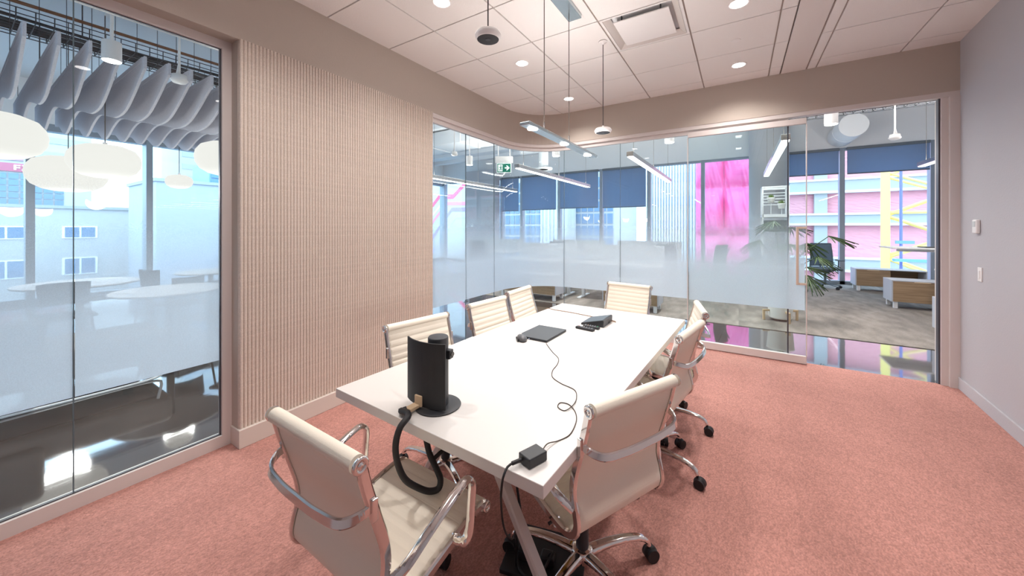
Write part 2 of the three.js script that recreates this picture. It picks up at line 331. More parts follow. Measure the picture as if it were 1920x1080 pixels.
// thermostat and switch
{
  const wallX = (z) => RIGHT0[0] + (z - RIGHT0[1]) * (RIGHT1[0] - RIGHT0[0]) / (RIGHT1[1] - RIGHT0[1]), turn = Math.atan2(RIGHT1[0] - RIGHT0[0], RIGHT1[1] - RIGHT0[1]);
  const t = thing('thermostat', 'small white thermostat on the pale grey wall', 'thermostat', [wallX(-4.54), 1.465, -4.54], turn);
  part('housing', rbox(0.026, 0.115, 0.08, 0.01, -0.013, 0, 0), M.whitePlastic, t);
  part('display', rbox(0.004, 0.045, 0.055, 0.0015, -0.0265, 0.02, 0, 1), std(0xcfd3d2, { roughness: 0.3 }), t);
  const s = thing('light_switch', 'white light switch below the thermostat', 'switch', [wallX(-4.50), 1.075, -4.50], turn);
  part('plate', rbox(0.008, 0.115, 0.07, 0.003, -0.004, 0, 0), M.whitePlastic, s);
  part('rocker', rbox(0.006, 0.066, 0.033, 0.002, -0.009, 0, 0, 1), M.whitePlastic, s);
}

// ---------------------------------------------------------------- ceiling fittings
const aim = (light, x, y, z) => { light.target.position.set(x, y, z); scene.add(light.target); };
function spot(parent, x, y, z, color, k, angle, penumbra, radius, tx = x, tz = z) {
  const l = new THREE.SpotLight(color, k, 0, angle, penumbra, 2); l.name = 'lamp'; l.position.set(x, y, z); l.castShadow = true; l.shadow.radius = radius; l.shadow.bias = -0.0005;
  parent.add(l); const t = l.target; t.position.set(x, y - 2, z); parent.add(t); return l;
}
{
  const ring = lathe([[0.052, 0.006], [0.056, -0.002], [0.07, -0.005], [0.072, 0.0], [0.068, 0.01], [0.052, 0.012]], 40), lens = cyl(0.053, 0.053, 0.005, 0, -0.0025, 0, 40);
  const near = { '-1.88,-2': 'above the black conference camera', '-1.88,-3.18': 'above the chairs by the ribbed panel', '-1.88,-4.38': 'beside the rounded soffit corner', '0,-3.2': 'beside the square air diffuser', '0,-4.41': 'above the sliding glass door' };
  for (const [x, z] of [[-1.88, -2.0], [-1.88, -3.18], [-1.88, -4.38], [0, -3.2], [0, -4.41], [-1.88, -0.8], [0, -2.0], [0, -0.8]]) {
    const seen = near[`${x},${z}`];
    const d = thing('downlight', seen ? `glowing round recessed downlight ${seen}` : 'glowing round recessed downlight in the tiles over the conference camera end of the room', 'downlight', [x, 3.142, z], 0, 'recessed downlights in the tiled ceiling');
    part('trim_ring', ring, M.whitePlastic, d); part('lens', lens, M.lampLens, d);
    spot(d, 0, -0.012, 0, WARM, DOWNLIGHT, 1.25, 0.8, 2.6);
  }
}
{ // square air diffuser in its bay
  const x0 = -0.975, x1 = -0.352, z0 = -3.473, z1 = -2.867, cx = (x0 + x1) / 2, cz = (z0 + z1) / 2, d = thing('air_diffuser', 'white square ceiling air diffuser with a raised centre plate', 'air diffuser', [cx, 3.142, cz]);
  const s = new THREE.Shape([[-0.305, -0.297], [0.305, -0.297], [0.305, 0.297], [-0.305, 0.297]].map((p) => new THREE.Vector2(...p)));
  s.holes.push(new THREE.Path([[-0.285, -0.28], [-0.285, 0.28], [0.285, 0.28], [0.285, -0.28]].map((p) => new THREE.Vector2(...p))));
  part('frame', new THREE.ExtrudeGeometry(s, { depth: 0.012, bevelEnabled: false }).rotateX(-Math.PI / 2), M.whitePlastic, d);
  // the cone: four sloping sides up into the neck
  const q = (a, b, y0, y1) => { const g = new THREE.CylinderGeometry(b * Math.SQRT2, a * Math.SQRT2, y1 - y0, 4, 1, true); g.rotateY(Math.PI / 4); return g.translate(0, (y0 + y1) / 2, 0); };
  const cone = flat(q(0.283, 0.232, 0.0, 0.034)); cone.computeVertexNormals();
  const m = part('cone', cone, std(0xd9d3ce, { side: THREE.DoubleSide }), d);
  part('neck', box(0.5, 0.004, 0.5, 0, 0.075, 0), std(0x8f857d), d);
  part('centre_plate', rbox(0.425, 0.01, 0.425, 0.003, 0, 0.0, 0), M.whitePlastic, d);
  for (const [a, b] of [[-1, -1], [1, -1], [1, 1], [-1, 1]]) part('hanger', box(0.008, 0.07, 0.02, a * 0.15, 0.039, b * 0.19), M.wire, d);
}
for (const [px, py, lab] of [[1380, 76, 'near the slot diffuser strip'], [1026, 156, 'beside the downlight by the rounded soffit corner']]) {
  const p = atH(px, py, 3.142); const s = single('sprinkler_cover', lathe([[0, -0.006], [0.034, -0.005], [0.038, 0], [0.036, 0.004], [0, 0.004]], 32), M.whitePlastic, `flat white sprinkler cover plate ${lab}`, 'sprinkler', 'sprinkler covers in the tiled ceiling'); s.position.set(p.x, 3.142, p.z);
}
function micPendant(x, z, y, r, label) {
  const t = thing('microphone_pendant', label, 'microphone', [x, y, z], 0, 'microphones hanging over the table');
  part('housing', lathe([[0, 0.05], [0.008, 0.05], [0.009, 0.034], [0.03, 0.031], [r * 0.86, 0.024], [r, 0.008], [r * 0.98, 0.0], [r * 0.88, -0.013], [r * 0.83, -0.016], [r * 0.82, -0.012], [0, -0.012]], 48), M.whitePlastic, t);
  part('grille', lathe([[0, -0.0155], [r * 0.815, -0.0155], [r * 0.82, -0.012], [0, -0.012]], 40), M.matteBlack, t);
  part('badge', cyl(0.014, 0.014, 0.001, 0, -0.0162, 0), M.darkGrey, t);
  part('cable', rod(V(0, 0.045, 0), V(0, 3.135 - y, 0), 0.0035), M.cableDark, t);
  part('ceiling_rose', lathe([[0, -0.03], [0.012, -0.028], [0.016, -0.012], [0.036, -0.008], [0.04, 0], [0, 0]], 32).translate(0, 3.142 - y, 0), M.whitePlastic, t);
}
{ const m1 = atH(1131, 243, 2.34); const m0 = atZ(915, 69, -1.55);
  micPendant(-1.04, -3.2, 2.33, 0.076, 'white disc microphone hanging over the table end by the glass wall');
  micPendant(m0.x, m0.z, m0.y, 0.07, 'white disc microphone with dark grille hanging over the conference camera'); }
{ // linear pendant above the table
  const x = -1.135, y = 2.10, z0 = -1.95, z1 = -3.22, t = thing('linear_pendant_light', 'slim silver bar pendant with round glowing lenses above the table', 'pendant light', [x, y, 0]);
  part('bar', rbox(0.075, 0.022, z0 - z1, 0.006, 0, 0.011, (z0 + z1) / 2), std(0xb4c4cc, { roughness: 0.25, metalness: 0.7 }), t);
  const lens = cyl(0.033, 0.033, 0.008, 0, -0.002, 0, 32);
  for (const z of [-2.055, -2.56, -3.06]) { const m = part('lens', lens, M.barLens, t); m.position.z = z; spot(t, 0, -0.012, z, WARM, BAR, 1.2, 0.8, 1.5); }
  for (const z of [-2.18, -2.6]) { part('hanging_cable', rod(V(0.02, 0.05, z), V(0.02, 1.03, z), 0.003), M.steelCable, t); part('cable_grip', cyl(0.006, 0.006, 0.045, 0.02, 0.045, z), M.alu, t); }
  part('uplight_strip', rbox(0.05, 0.006, z0 - z1 - 0.06, 0.002, 0, 0.024, (z0 + z1) / 2, 1), M.lineLens, t);
  const up = new THREE.RectAreaLight(WARM, BAR_UP, 0.05, z0 - z1 - 0.06); up.name = 'lamp'; up.position.set(0, 0.035, (z0 + z1) / 2); up.rotation.set(Math.PI / 2, 0, 0); t.add(up);
  part('canopy', rbox(0.11, 0.032, 0.72, 0.004, 0.03, 1.026, -2.34), std(0xb9c6cc, { roughness: 0.2, metalness: 0.8 }), t);
}
// ================================================================ TABLE
const TOP = 0.735, TC = [-0.943, -2.03], TT = -0.047;
const atD = (px, py, d) => { const r = ray(px); return V(d * r[0], EYE - (py - CY) * d / F, d * r[1]); };
{
  const t = thing('conference_table', 'white rectangular conference table in the middle of the room', 'table', [TC[0], 0, TC[1]], TT);
  part('tabletop', rbox(1.07, 0.04, 2.222, 0.0025, 0, TOP - 0.02, 0, 2), M.table, t);
  for (const z of [-0.82, 0.82]) {
    for (const s of [-1, 1]) { part('leg', bar(V(s * 0.03, TOP - 0.045, z), V(s * 0.44, 0.012, z), 0.05, 0.03), M.tableLeg, t); part('foot_pad', cyl(0.018, 0.02, 0.012, s * 0.44, 0.006, z), M.blackRubber, t); }
    part('leg_plate', rbox(0.2, 0.008, 0.1, 0.002, 0, TOP - 0.044, z, 1), M.tableLeg, t);
  }
  part('under_beam', rbox(0.06, 0.04, 1.6, 0.004, 0, TOP - 0.062, 0, 1), M.tableLeg, t);
}

// ================================================================ CHAIRS
function makeChair(label) {
  const t = thing('office_chair', label, 'chair', [0, 0, 0], 0, 'cream ribbed office chairs around the conference table');
  // side profile (z forward, y up): roll at the top, back, hip bend, seat, roll at the front
  const back = [[-0.268, 0.868], [-0.252, 0.80], [-0.222, 0.70], [-0.196, 0.61], [-0.192, 0.55], [-0.206, 0.495], [-0.212, 0.455], [-0.196, 0.418], [-0.155, 0.398]];
  const seat = [[-0.155, 0.398], [-0.09, 0.400], [0.0, 0.416], [0.1, 0.438], [0.18, 0.452], [0.228, 0.450], [0.246, 0.436]];
  const line = (p, n) => new THREE.CatmullRomCurve3(p.map(([z, y]) => V(0, y, z))).getSpacedPoints(n);
  const all = line([...back, ...seat.slice(1)], 260), nB = Math.round(260 * line(back, 60).reduce((s, p, i, a) => i ? s + p.distanceTo(a[i - 1]) : 0, 0) / all.reduce((s, p, i, a) => i ? s + p.distanceTo(a[i - 1]) : 0, 0));
  const W = 0.213, RIB = 0.046;
  function sling(from, to) {   // padded sheet, welted across on its upper face
    const P = [], I = [], rows = to - from + 1, cols = [-1, -0.97, -0.5, 0, 0.5, 0.97, 1]; let len = 0;
    for (let i = 0; i < rows; i++) {
      const k = from + i, p = all[k], T = all[Math.min(k + 1, all.length - 1)].clone().sub(all[Math.max(k - 1, 0)]).normalize(), N = V(0, -T.z, T.y).multiplyScalar(-1);   // towards the sitter
      const s = k * 0.00435; const ph = (s % RIB) / RIB, puff = 0.0055 * Math.pow(Math.abs(Math.sin(ph * Math.PI)), 0.42);
      for (const c of cols) { const e = Math.abs(c) > 0.98 ? 0 : 1; P.push(c * W, p.y + N.y * (0.004 + puff * e), p.z + N.z * (0.004 + puff * e)); }
      for (const c of cols) P.push(c * W, p.y - N.y * 0.006, p.z - N.z * 0.006);
    }
    const m = cols.length, q = 2 * m;
    for (let i = 0; i < rows - 1; i++) {
      for (let j = 0; j < m - 1; j++) { const a = i * q + j, b = a + 1, c = a + q, d = c + 1; I.push(a, b, c, b, d, c); I.push(a + m, c + m, b + m, b + m, c + m, d + m); }
      for (const [j, f] of [[0, 1], [m - 1, 0]]) { const a = i * q + j, c = a + q; f ? I.push(a, c, a + m, c, c + m, a + m) : I.push(a, a + m, c, c, a + m, c + m); }
    }
    const g = new THREE.BufferGeometry(); g.setAttribute('position', new THREE.Float32BufferAttribute(P, 3)); g.setIndex(I);
    const n = toCreasedNormals(g.toNonIndexed(), 0.9); n.setAttribute('uv', new THREE.BufferAttribute(new Float32Array(n.attributes.position.count * 2), 2)); return uvm(n, 0.3);
  }
  const roll = (z, y, r) => { const g = new THREE.CylinderGeometry(r, r, 2 * W + 0.004, 24).rotateZ(Math.PI / 2); return g.translate(0, y, z); };
  const cap = lathe([[0, 0.006], [0.006, 0.006], [0.007, 0.003], [0.011, 0.003], [0.012, 0.007], [0.019, 0.007], [0.022, 0.004], [0.0225, 0], [0, 0]], 24);
  const caps = (parent, z, y, k) => { for (const s of [-1, 1]) { const c = part('end_cap', cap, M.chrome, parent); c.scale.setScalar(k); c.rotation.z = -s * Math.PI / 2; c.position.set(s * (W + 0.014), y, z); } };
  const b = part('backrest', [sling(0, nB), uvm(roll(-0.272, 0.866, 0.0225), 0.3)], M.leather, t); caps(b, -0.272, 0.866, 1.02);
  const s = part('seat', [sling(nB, 260), uvm(roll(0.242, 0.432, 0.02), 0.3)], M.leather, t); caps(s, 0.242, 0.432, 0.9);
  const railLine = all.filter((_, i) => i % 5 === 0);
  for (const k of [-1, 1]) {
    part('side_rail', sweep(railLine.map((p) => V(k * (W + 0.010), p.y, p.z)), rectSection(0.016, 0.030, 0.005), V(1, 0, 0)), M.chrome, t);
    // arm: flat oval loop from the hip up to the front and straight down to the seat rail
    const arm = smooth([V(k * 0.228, 0.505, -0.195), V(k * 0.262, 0.545, -0.165), V(k * 0.276, 0.60, -0.08), V(k * 0.280, 0.645, 0.03), V(k * 0.280, 0.652, 0.072), V(k * 0.280, 0.632, 0.094), V(k * 0.279, 0.56, 0.092), V(k * 0.276, 0.47, 0.082), V(k * 0.262, 0.446, 0.072), V(k * 0.228, 0.442, 0.07)], 60);
    part('armrest', sweep(arm, ovalSection(0.016, 0.0095, 14), V(1, 0, 0)), M.chrome, t);
  }
  // strap across the back, bowed rearwards
  const strap = smooth([V(-0.225, 0.742, -0.232), V(-0.222, 0.735, -0.262), V(-0.19, 0.722, -0.296), V(-0.1, 0.716, -0.310), V(0, 0.715, -0.312), V(0.1, 0.716, -0.310), V(0.19, 0.722, -0.296), V(0.222, 0.735, -0.262), V(0.225, 0.742, -0.232)], 60);
  part('back_strap', sweep(strap, rectSection(0.027, 0.012, 0.004), V(0, 1, 0.25)), M.chrome, t);
  for (const k of [-1, 1]) part('strap_plate', rbox(0.008, 0.06, 0.018, 0.003, k * 0.234, 0.735, -0.235, 1), M.chrome, t);
  // under the seat: two spreaders, mechanism, tension knob, column
  for (const z of [-0.10, 0.085]) part('seat_spreader', sweep(smooth([V(-0.222, z < 0 ? 0.395 : 0.43, z), V(-0.13, 0.36, z * 0.7), V(0, 0.345, z * 0.5), V(0.13, 0.36, z * 0.7), V(0.222, z < 0 ? 0.395 : 0.43, z)], 30), ovalSection(0.012, 0.018), V(0, 0, 1)), M.chrome, t);
  part('tilt_mechanism', rbox(0.11, 0.06, 0.19, 0.02, 0, 0.335, -0.01, 3), M.matteBlack, t);
  part('tension_knob', new THREE.CylinderGeometry(0.022, 0.022, 0.05, 20).rotateX(Math.PI / 2).translate(0, 0.315, 0.12), M.blackPlastic, t);
  part('tilt_lever', rod(V(0.05, 0.335, -0.02), V(0.2, 0.33, -0.03), 0.006), M.blackPlastic, t);
  part('gas_column', [cyl(0.026, 0.026, 0.19, 0, 0.22, 0), cyl(0.016, 0.016, 0.09, 0, 0.3, 0)], M.blackPlastic, t);
  part('hub', lathe([[0, 0.07], [0.03, 0.07], [0.044, 0.085], [0.046, 0.115], [0.036, 0.13], [0, 0.13]], 32), M.chrome, t);
  const armLine = smooth([V(0, 0.104, 0.02), V(0, 0.117, 0.1), V(0, 0.120, 0.2), V(0, 0.108, 0.275), V(0, 0.088, 0.305), V(0, 0.072, 0.312)], 26);
  const armGeo = sweep(armLine, ovalSection(0.027, 0.019, 16), V(1, 0, 0), (k) => 1 - 0.42 * Math.sin(Math.min(1, k * 1.15) * Math.PI / 2));
  const wheel = (x) => new THREE.CylinderGeometry(0.028, 0.028, 0.019, 28).rotateZ(Math.PI / 2).translate(x, 0.0285, 0.325);
  const casterGeo = join([wheel(-0.0135), wheel(0.0135), new THREE.CylinderGeometry(0.009, 0.009, 0.04, 14).rotateZ(Math.PI / 2).translate(0, 0.0285, 0.325), new THREE.SphereGeometry(0.0315, 20, 10, 0, Math.PI * 2, 0, Math.PI / 2).scale(0.72, 1, 1).translate(0, 0.031, 0.323), cyl(0.007, 0.007, 0.03, 0, 0.06, 0.312, 12)]);
  for (let k = 0; k < 5; k++) { const a = part('base_arm', armGeo, M.chrome, t); a.rotation.y = 0.3 + k * 2 * Math.PI / 5; part('caster', casterGeo, M.blackRubber, a); }
  return t;
}
{
  const spots = [   // middle of the top roll (x, z), facing (x, z), label
    [-1.02, -0.56, 0.02, -1, 'cream ribbed office chair with chrome frame at the table end by the conference camera'],
    [-1.70, -1.60, 0.987, 0.163, 'cream ribbed office chair behind the conference camera, beside the ribbed panel'],
    [-1.68, -2.31, 0.997, 0.075, 'cream ribbed office chair across the table from the black laptop, middle of its side'],
    [-1.74, -2.89, 0.999, -0.05, 'cream ribbed office chair on the ribbed panel side, next to the curved glass'],
    [-0.945, -3.73, -0.162, 0.987, 'cream ribbed office chair at the table end facing the touch console, by the glass wall'],
    [-0.236, -2.95, -0.978, 0.208, 'cream ribbed office chair nearest the sliding door on the open carpet side'],
    [-0.232, -2.29, -0.987, -0.163, 'cream ribbed office chair in the middle of the open carpet side'],
    [-0.308, -1.31, -0.902, -0.43, 'cream ribbed office chair pushed against the table corner with the power adapter'],
  ];
  let first = null;
  spots.forEach(([x, z, fx, fz, label], i) => {
    const turn = Math.atan2(fx, fz), pos = [x + 0.27 * Math.sin(turn), 0, z + 0.27 * Math.cos(turn)];
    const o = first ? dup(first, pos, turn, label) : (first = makeChair(label));
    o.position.set(...pos); o.rotation.set(0, turn, 0);
    const twist = [0.2, 0.9, 0.5, 0.1, 0.7, 0.35, 0.55, 0.62][i];   // each base stands at its own angle
    o.children.filter((c) => c.name === 'base_arm').forEach((a, k) => { a.rotation.set(0, twist + k * 2 * Math.PI / 5, 0); });
  });
}

// ================================================================ ON THE TABLE
{ // conference camera: round foot, column with flat top, curved shield plate
  const t = thing('conference_camera', 'tall black conference camera with curved shield on a round foot', 'camera', [-1.03, TOP, -1.075]);
  part('foot', lathe([[0, 0], [0.09, 0], [0.092, 0.003], [0.09, 0.006], [0.06, 0.009], [0, 0.009]], 48), M.blackPlastic, t);
  part('column', lathe([[0, 0.008], [0.041, 0.008], [0.041, 0.276], [0.038, 0.281], [0, 0.281]], 40), M.darkGrey, t);
  const pl = [], cx = -0.035, R = 0.22, inner = [], outer = [];
  for (let i = 0; i <= 20; i++) { const a = -0.50 + i / 20 * 1.0; outer.push([cx + R * Math.sin(a), -0.158 + R * Math.cos(a)]); inner.push([cx + (R - 0.006) * Math.sin(a), -0.158 + (R - 0.006) * Math.cos(a)]); }
  part('shield_plate', plan([...outer, ...inner.reverse()], 0.012, 0.268, 0.001), M.matteBlack, t);
  const lens = part('lens_block', rbox(0.026, 0.036, 0.03, 0.004, 0.045, 0.212, -0.008), M.blackPlastic, t); lens.rotation.y = 0.2;
  part('lens', new THREE.CylinderGeometry(0.009, 0.009, 0.004, 20).rotateZ(Math.PI / 2).translate(0.06, 0.214, -0.018), M.lensDark, t);
}
{ // thick sleeved cable with a tan right-angle plug: over the table edge, onto the chair seat, back up under the table
  const t = thing('cable_sleeve', 'thick black sleeved cable with tan plug drooping from camera to chair seat', 'cable');
  part('plug', [rbox(0.036, 0.042, 0.009, 0.002, -1.072, TOP + 0.036, -1.008, 1), rbox(0.034, 0.012, 0.05, 0.002, -1.08, TOP + 0.017, -0.985, 1)], M.tan, t).userData.label = 'tan right-angle plug';
  part('collar', rod(V(-1.089, TOP + 0.018, -0.963), V(-1.103, TOP + 0.014, -0.938), 0.0105), M.blackRubber, t);
  const pts = [V(-1.100, TOP + 0.016, -0.945), atD(766, 779, 1.33), atD(750, 802, 1.29), atD(742, 832, 1.275), atD(745, 866, 1.285), atD(760, 899, 1.305), atD(783, 914, 1.325), atD(806, 921, 1.34), atD(822, 916, 1.35), atD(826, 900, 1.36), atD(817, 876, 1.38), atD(806, 852, 1.41), atD(800, 828, 1.43), atD(797, 806, 1.45)];
  part('sleeve', tube(pts, 0.0115, 120, 12), M.blackRubber, t);
  part('branch', tube([atD(811, 862, 1.405), atD(822, 852, 1.42), atD(834, 841, 1.44), atD(842, 832, 1.455), atD(846, 818, 1.48)], 0.008, 30, 10), M.blackRubber, t);
}
{ // closed laptop
  const t = thing('laptop', 'closed thin dark grey laptop lying on the table', 'laptop', [-1.12, TOP, -2.167], -0.02);
  part('base', rbox(0.215, 0.009, 0.292, 0.003, 0, 0.0055, 0), M.blackPlastic, t);
  part('lid', rbox(0.217, 0.006, 0.294, 0.0028, 0, 0.0135, 0), std(0x42474c, { roughness: 0.55 }), t);
  part('indicator', box(0.006, 0.003, 0.002, -0.02, 0.006, 0.1465), glow(new THREE.Color(0xcfe0ff), 1.2), t);
}
{ // mouse
  const g = new THREE.SphereGeometry(1, 32, 20); const p = g.attributes.position;
  for (let i = 0; i < p.count; i++) { let x = p.getX(i), y = p.getY(i), z = p.getZ(i); const k = 1 - 0.18 * z * z; y = y < 0 ? y * 0.25 : y * (0.92 + 0.25 * (z + 0.2)); p.setXYZ(i, x * k * 0.033 + (y > 0.4 ? -0.002 : 0), Math.max(0, 0.008 + y * 0.03), z * 0.056); }
  g.computeVertexNormals();
  const t = thing('computer_mouse', 'dark grey wireless mouse beside the laptop', 'mouse', [-1.175, TOP, -1.985], 0.75);
  part('shell', g, std(0x55565a, { roughness: 0.4 }), t);
  part('thumb_rest', rbox(0.012, 0.016, 0.06, 0.005, -0.03, 0.012, 0.005), M.blackRubber, t);
  part('wheel', new THREE.CylinderGeometry(0.009, 0.009, 0.007, 20).rotateZ(Math.PI / 2).translate(0, 0.030, -0.026), M.alu, t);
  part('button_gap', rbox(0.0015, 0.002, 0.03, 0.0005, 0, 0.0345, -0.018, 1), M.matteBlack, t);
}
{ // touch console: wedge with a tilted screen
  const t = thing('touch_console', 'black wedge touch console at the glass wall end of the table', 'console', [-0.905, TOP, -2.645], 0.0);
  const s = new THREE.Shape([[-0.085, 0.002], [0.08, 0.002], [0.083, 0.046], [0.077, 0.05], [-0.085, 0.012]].map((p) => new THREE.Vector2(...p)));
  part('body', new THREE.ExtrudeGeometry(s, { depth: 0.21, bevelEnabled: true, bevelSize: 0.002, bevelThickness: 0.002, bevelSegments: 2 }).translate(0, 0, -0.105), M.blackPlastic, t);
  const sc = part('screen', box(0.156, 0.002, 0.2), phys(0x46525c, { roughness: 0.4 }), t); sc.position.set(-0.004, 0.0335, 0); sc.rotation.z = Math.atan2(0.038, 0.162);
  part('cable_notch', rbox(0.004, 0.014, 0.04, 0.001, 0.0835, 0.012, -0.03, 1), M.matteBlack, t);
  part('cable', tube([V(0.08, 0.012, -0.05), V(0.11, 0.012, -0.06), V(0.115, 0.006, -0.09), V(0.06, 0.004, -0.135), V(-0.1, 0.003, -0.16), V(-0.3, 0.003, -0.2), V(-0.45, 0.003, -0.215), V(-0.537, 0.004, -0.22), V(-0.548, -0.03, -0.22), V(-0.546, -0.1, -0.21)], 0.003, 80, 6), std(0x8a6b52, { roughness: 0.6 }), t);
}
function remote(x, z, turn, len, label, dots) {
  const t = thing('remote_control', label, 'remote control', [x, TOP, z], turn, 'remote controls in front of the console');
  part('body', rbox(len, 0.017, 0.036, 0.006, 0, 0.0085, 0), M.matteBlack, t);
  const b = cyl(0.003, 0.003, 0.003, 0, 0, 0, 10);
  dots.forEach((c, i) => { const m = part('button', b, std(c, { roughness: 0.5 }), t); m.position.set(-len * 0.38 + (i % 6) * len * 0.15, 0.018, -0.009 + Math.floor(i / 6) * 0.009); });
}
remote(-0.918, -2.425, -0.16, 0.14, 'black remote control with a red button before the touch console', [0xd8404a, 0xdfe6ef, 0xe6e6e6, 0x9aa3ad, 0x9aa3ad, 0x9aa3ad, 0x9aa3ad, 0x9aa3ad, 0x9aa3ad, 0x9aa3ad, 0x9aa3ad, 0x9aa3ad]);
remote(-0.893, -2.485, -0.06, 0.12, 'black remote control with a green button tucked against the console', [0xe0e0e0, 0xd99a5a, 0x9aa3ad, 0x9aa3ad, 0x9aa3ad, 0x2fae72, 0x9aa3ad, 0x9aa3ad, 0x9aa3ad, 0x9aa3ad, 0x9aa3ad, 0x2fae72]);
{ // power adapter with its two leads
  const t = thing('power_adapter', 'black laptop power adapter at the table corner with thin cord to the laptop', 'power adapter');
  const b = part('brick', rbox(0.052, 0.03, 0.074, 0.004, 0, 0, 0), M.blackPlastic, t); b.position.set(-0.537, TOP + 0.0155, -0.974); b.rotation.y = -0.34;
  const P = [[1026, 838], [1045, 827], [1066, 817], [1078, 798], [1081, 782], [1076, 768], [1064, 757], [1051, 755], [1046, 763], [1058, 770], [1073, 761], [1081, 746], [1077, 731], [1052, 719], [1036, 707], [1036, 695], [1045, 683], [1047, 672], [1036, 660], [1024, 645]].map(([a, b2], i) => atH(a, b2, TOP + (i === 10 ? 0.0065 : 0.0022)));
  P.unshift(V(-0.52, TOP + 0.014, -0.985)); P[1].y = TOP + 0.012; P.at(-1).y = TOP + 0.006;
  part('thin_cord', tube(P, 0.002, 220, 6), std(0x43362f, { roughness: 0.6 }), t);
  part('strain_relief', rod(atH(977, 862, TOP + 0.016), atH(960, 869, TOP + 0.014), 0.006), M.blackRubber, t);
  part('mains_cord', tube([atH(962, 868, TOP + 0.014), atD(952, 875, 1.07), atD(944, 893, 1.05), atD(940, 920, 1.06), atD(940, 950, 1.12), atD(944, 985, 1.2), atD(952, 1005, 1.3), atD(962, 1009, 1.4), atD(968, 990, 1.5), V(-0.8, 0.02, -1.3)], 0.0035, 90, 8), M.blackRubber, t);
}
{ // under the table: power box and cable bundle on the carpet
  const t = thing('floor_power_box', 'black floor power box with plugged cables under the table', 'power box', [-0.72, 0, -1.42], 0.25);
  part('lid', rbox(0.34, 0.02, 0.26, 0.004, 0, 0.011, 0), M.matteBlack, t);
  part('plug', rbox(0.06, 0.04, 0.05, 0.008, -0.08, 0.04, 0.04), M.blackRubber, t);
  part('plug', rbox(0.06, 0.04, 0.05, 0.008, 0.02, 0.04, 0.04), M.blackRubber, t);
  part('cable', tube([V(-0.08, 0.05, 0.04), V(-0.1, 0.14, 0.02), V(-0.16, 0.34, -0.05), V(-0.2, 0.6, -0.08), V(-0.2, 0.68, -0.08)], 0.006, 40, 8), M.blackRubber, t);
  part('cable', tube([V(0.02, 0.05, 0.04), V(0.05, 0.12, 0.1), V(0.0, 0.06, 0.16), V(-0.08, 0.03, 0.12), V(-0.12, 0.026, 0.02)], 0.005, 40, 8), M.blackRubber, t);
  part('data_cable', tube([V(0.1, 0.02, -0.05), V(0.12, 0.2, -0.02), V(0.02, 0.33, 0.05), V(-0.16, 0.36, 0.02), V(-0.24, 0.66, 0)], 0.004, 40, 8), std(0xc6a12e, { roughness: 0.6 }), t);
}
// ================================================================ THE OPEN OFFICE AND LOUNGE OUTSIDE THE ROOM
const NZ = -12.4, WX = -11.6, HEAD = 3.5, DECK = 4.3;
struct('floor_concrete', uvm(plan([[-11.8, 4.3], [-2.962, 4.3], [-2.962, -4.3], [-2.75, -4.75], [-2.2, -4.972], [4.8, -4.972], [4.8, -12.65], [-11.8, -12.65]], -0.15, -0.001)), M.concrete, 'dark polished concrete floor outside the meeting room', 'floor');
struct('floor_carpet', uvm(span(-7.6, 4.75, -0.01, 0.006, -12.3, -6.3)), M.officeCarpet, 'mottled grey office carpet beyond the polished concrete strip', 'floor');
struct('ceiling_deck', span(-11.9, 4.9, DECK, DECK + 0.2, -12.7, 4.4), M.ceilingWhite, 'painted deck over the open office', 'ceiling');
struct('wall_north', span(-11.9, 4.9, HEAD, DECK, -12.66, -12.28), M.bulkhead, 'pale bulkhead above the office windows', 'wall');
struct('wall_west', span(-11.9, -11.45, HEAD, DECK, -12.28, 4.4), M.bulkhead, 'pale bulkhead above the lounge windows', 'wall');
struct('wall_east', span(4.75, 4.9, 0, DECK, -12.66, -4.95), M.paintWhite, 'plain wall closing the open office', 'wall');
struct('wall_south', span(-11.9, -3.0, 0, DECK, 4.3, 4.45), M.paintWhite, 'plain wall closing the lounge', 'wall');
struct('wall_above', span(-3.08, -2.97, 3.19, DECK, -4.9, 4.3), M.bulkhead, 'plain wall above the meeting room', 'wall');
struct('wall_above', span(-3.0, 4.8, 3.3, DECK, -5.1, -5.0), M.bulkhead, 'plain wall above the meeting room doorway', 'wall');
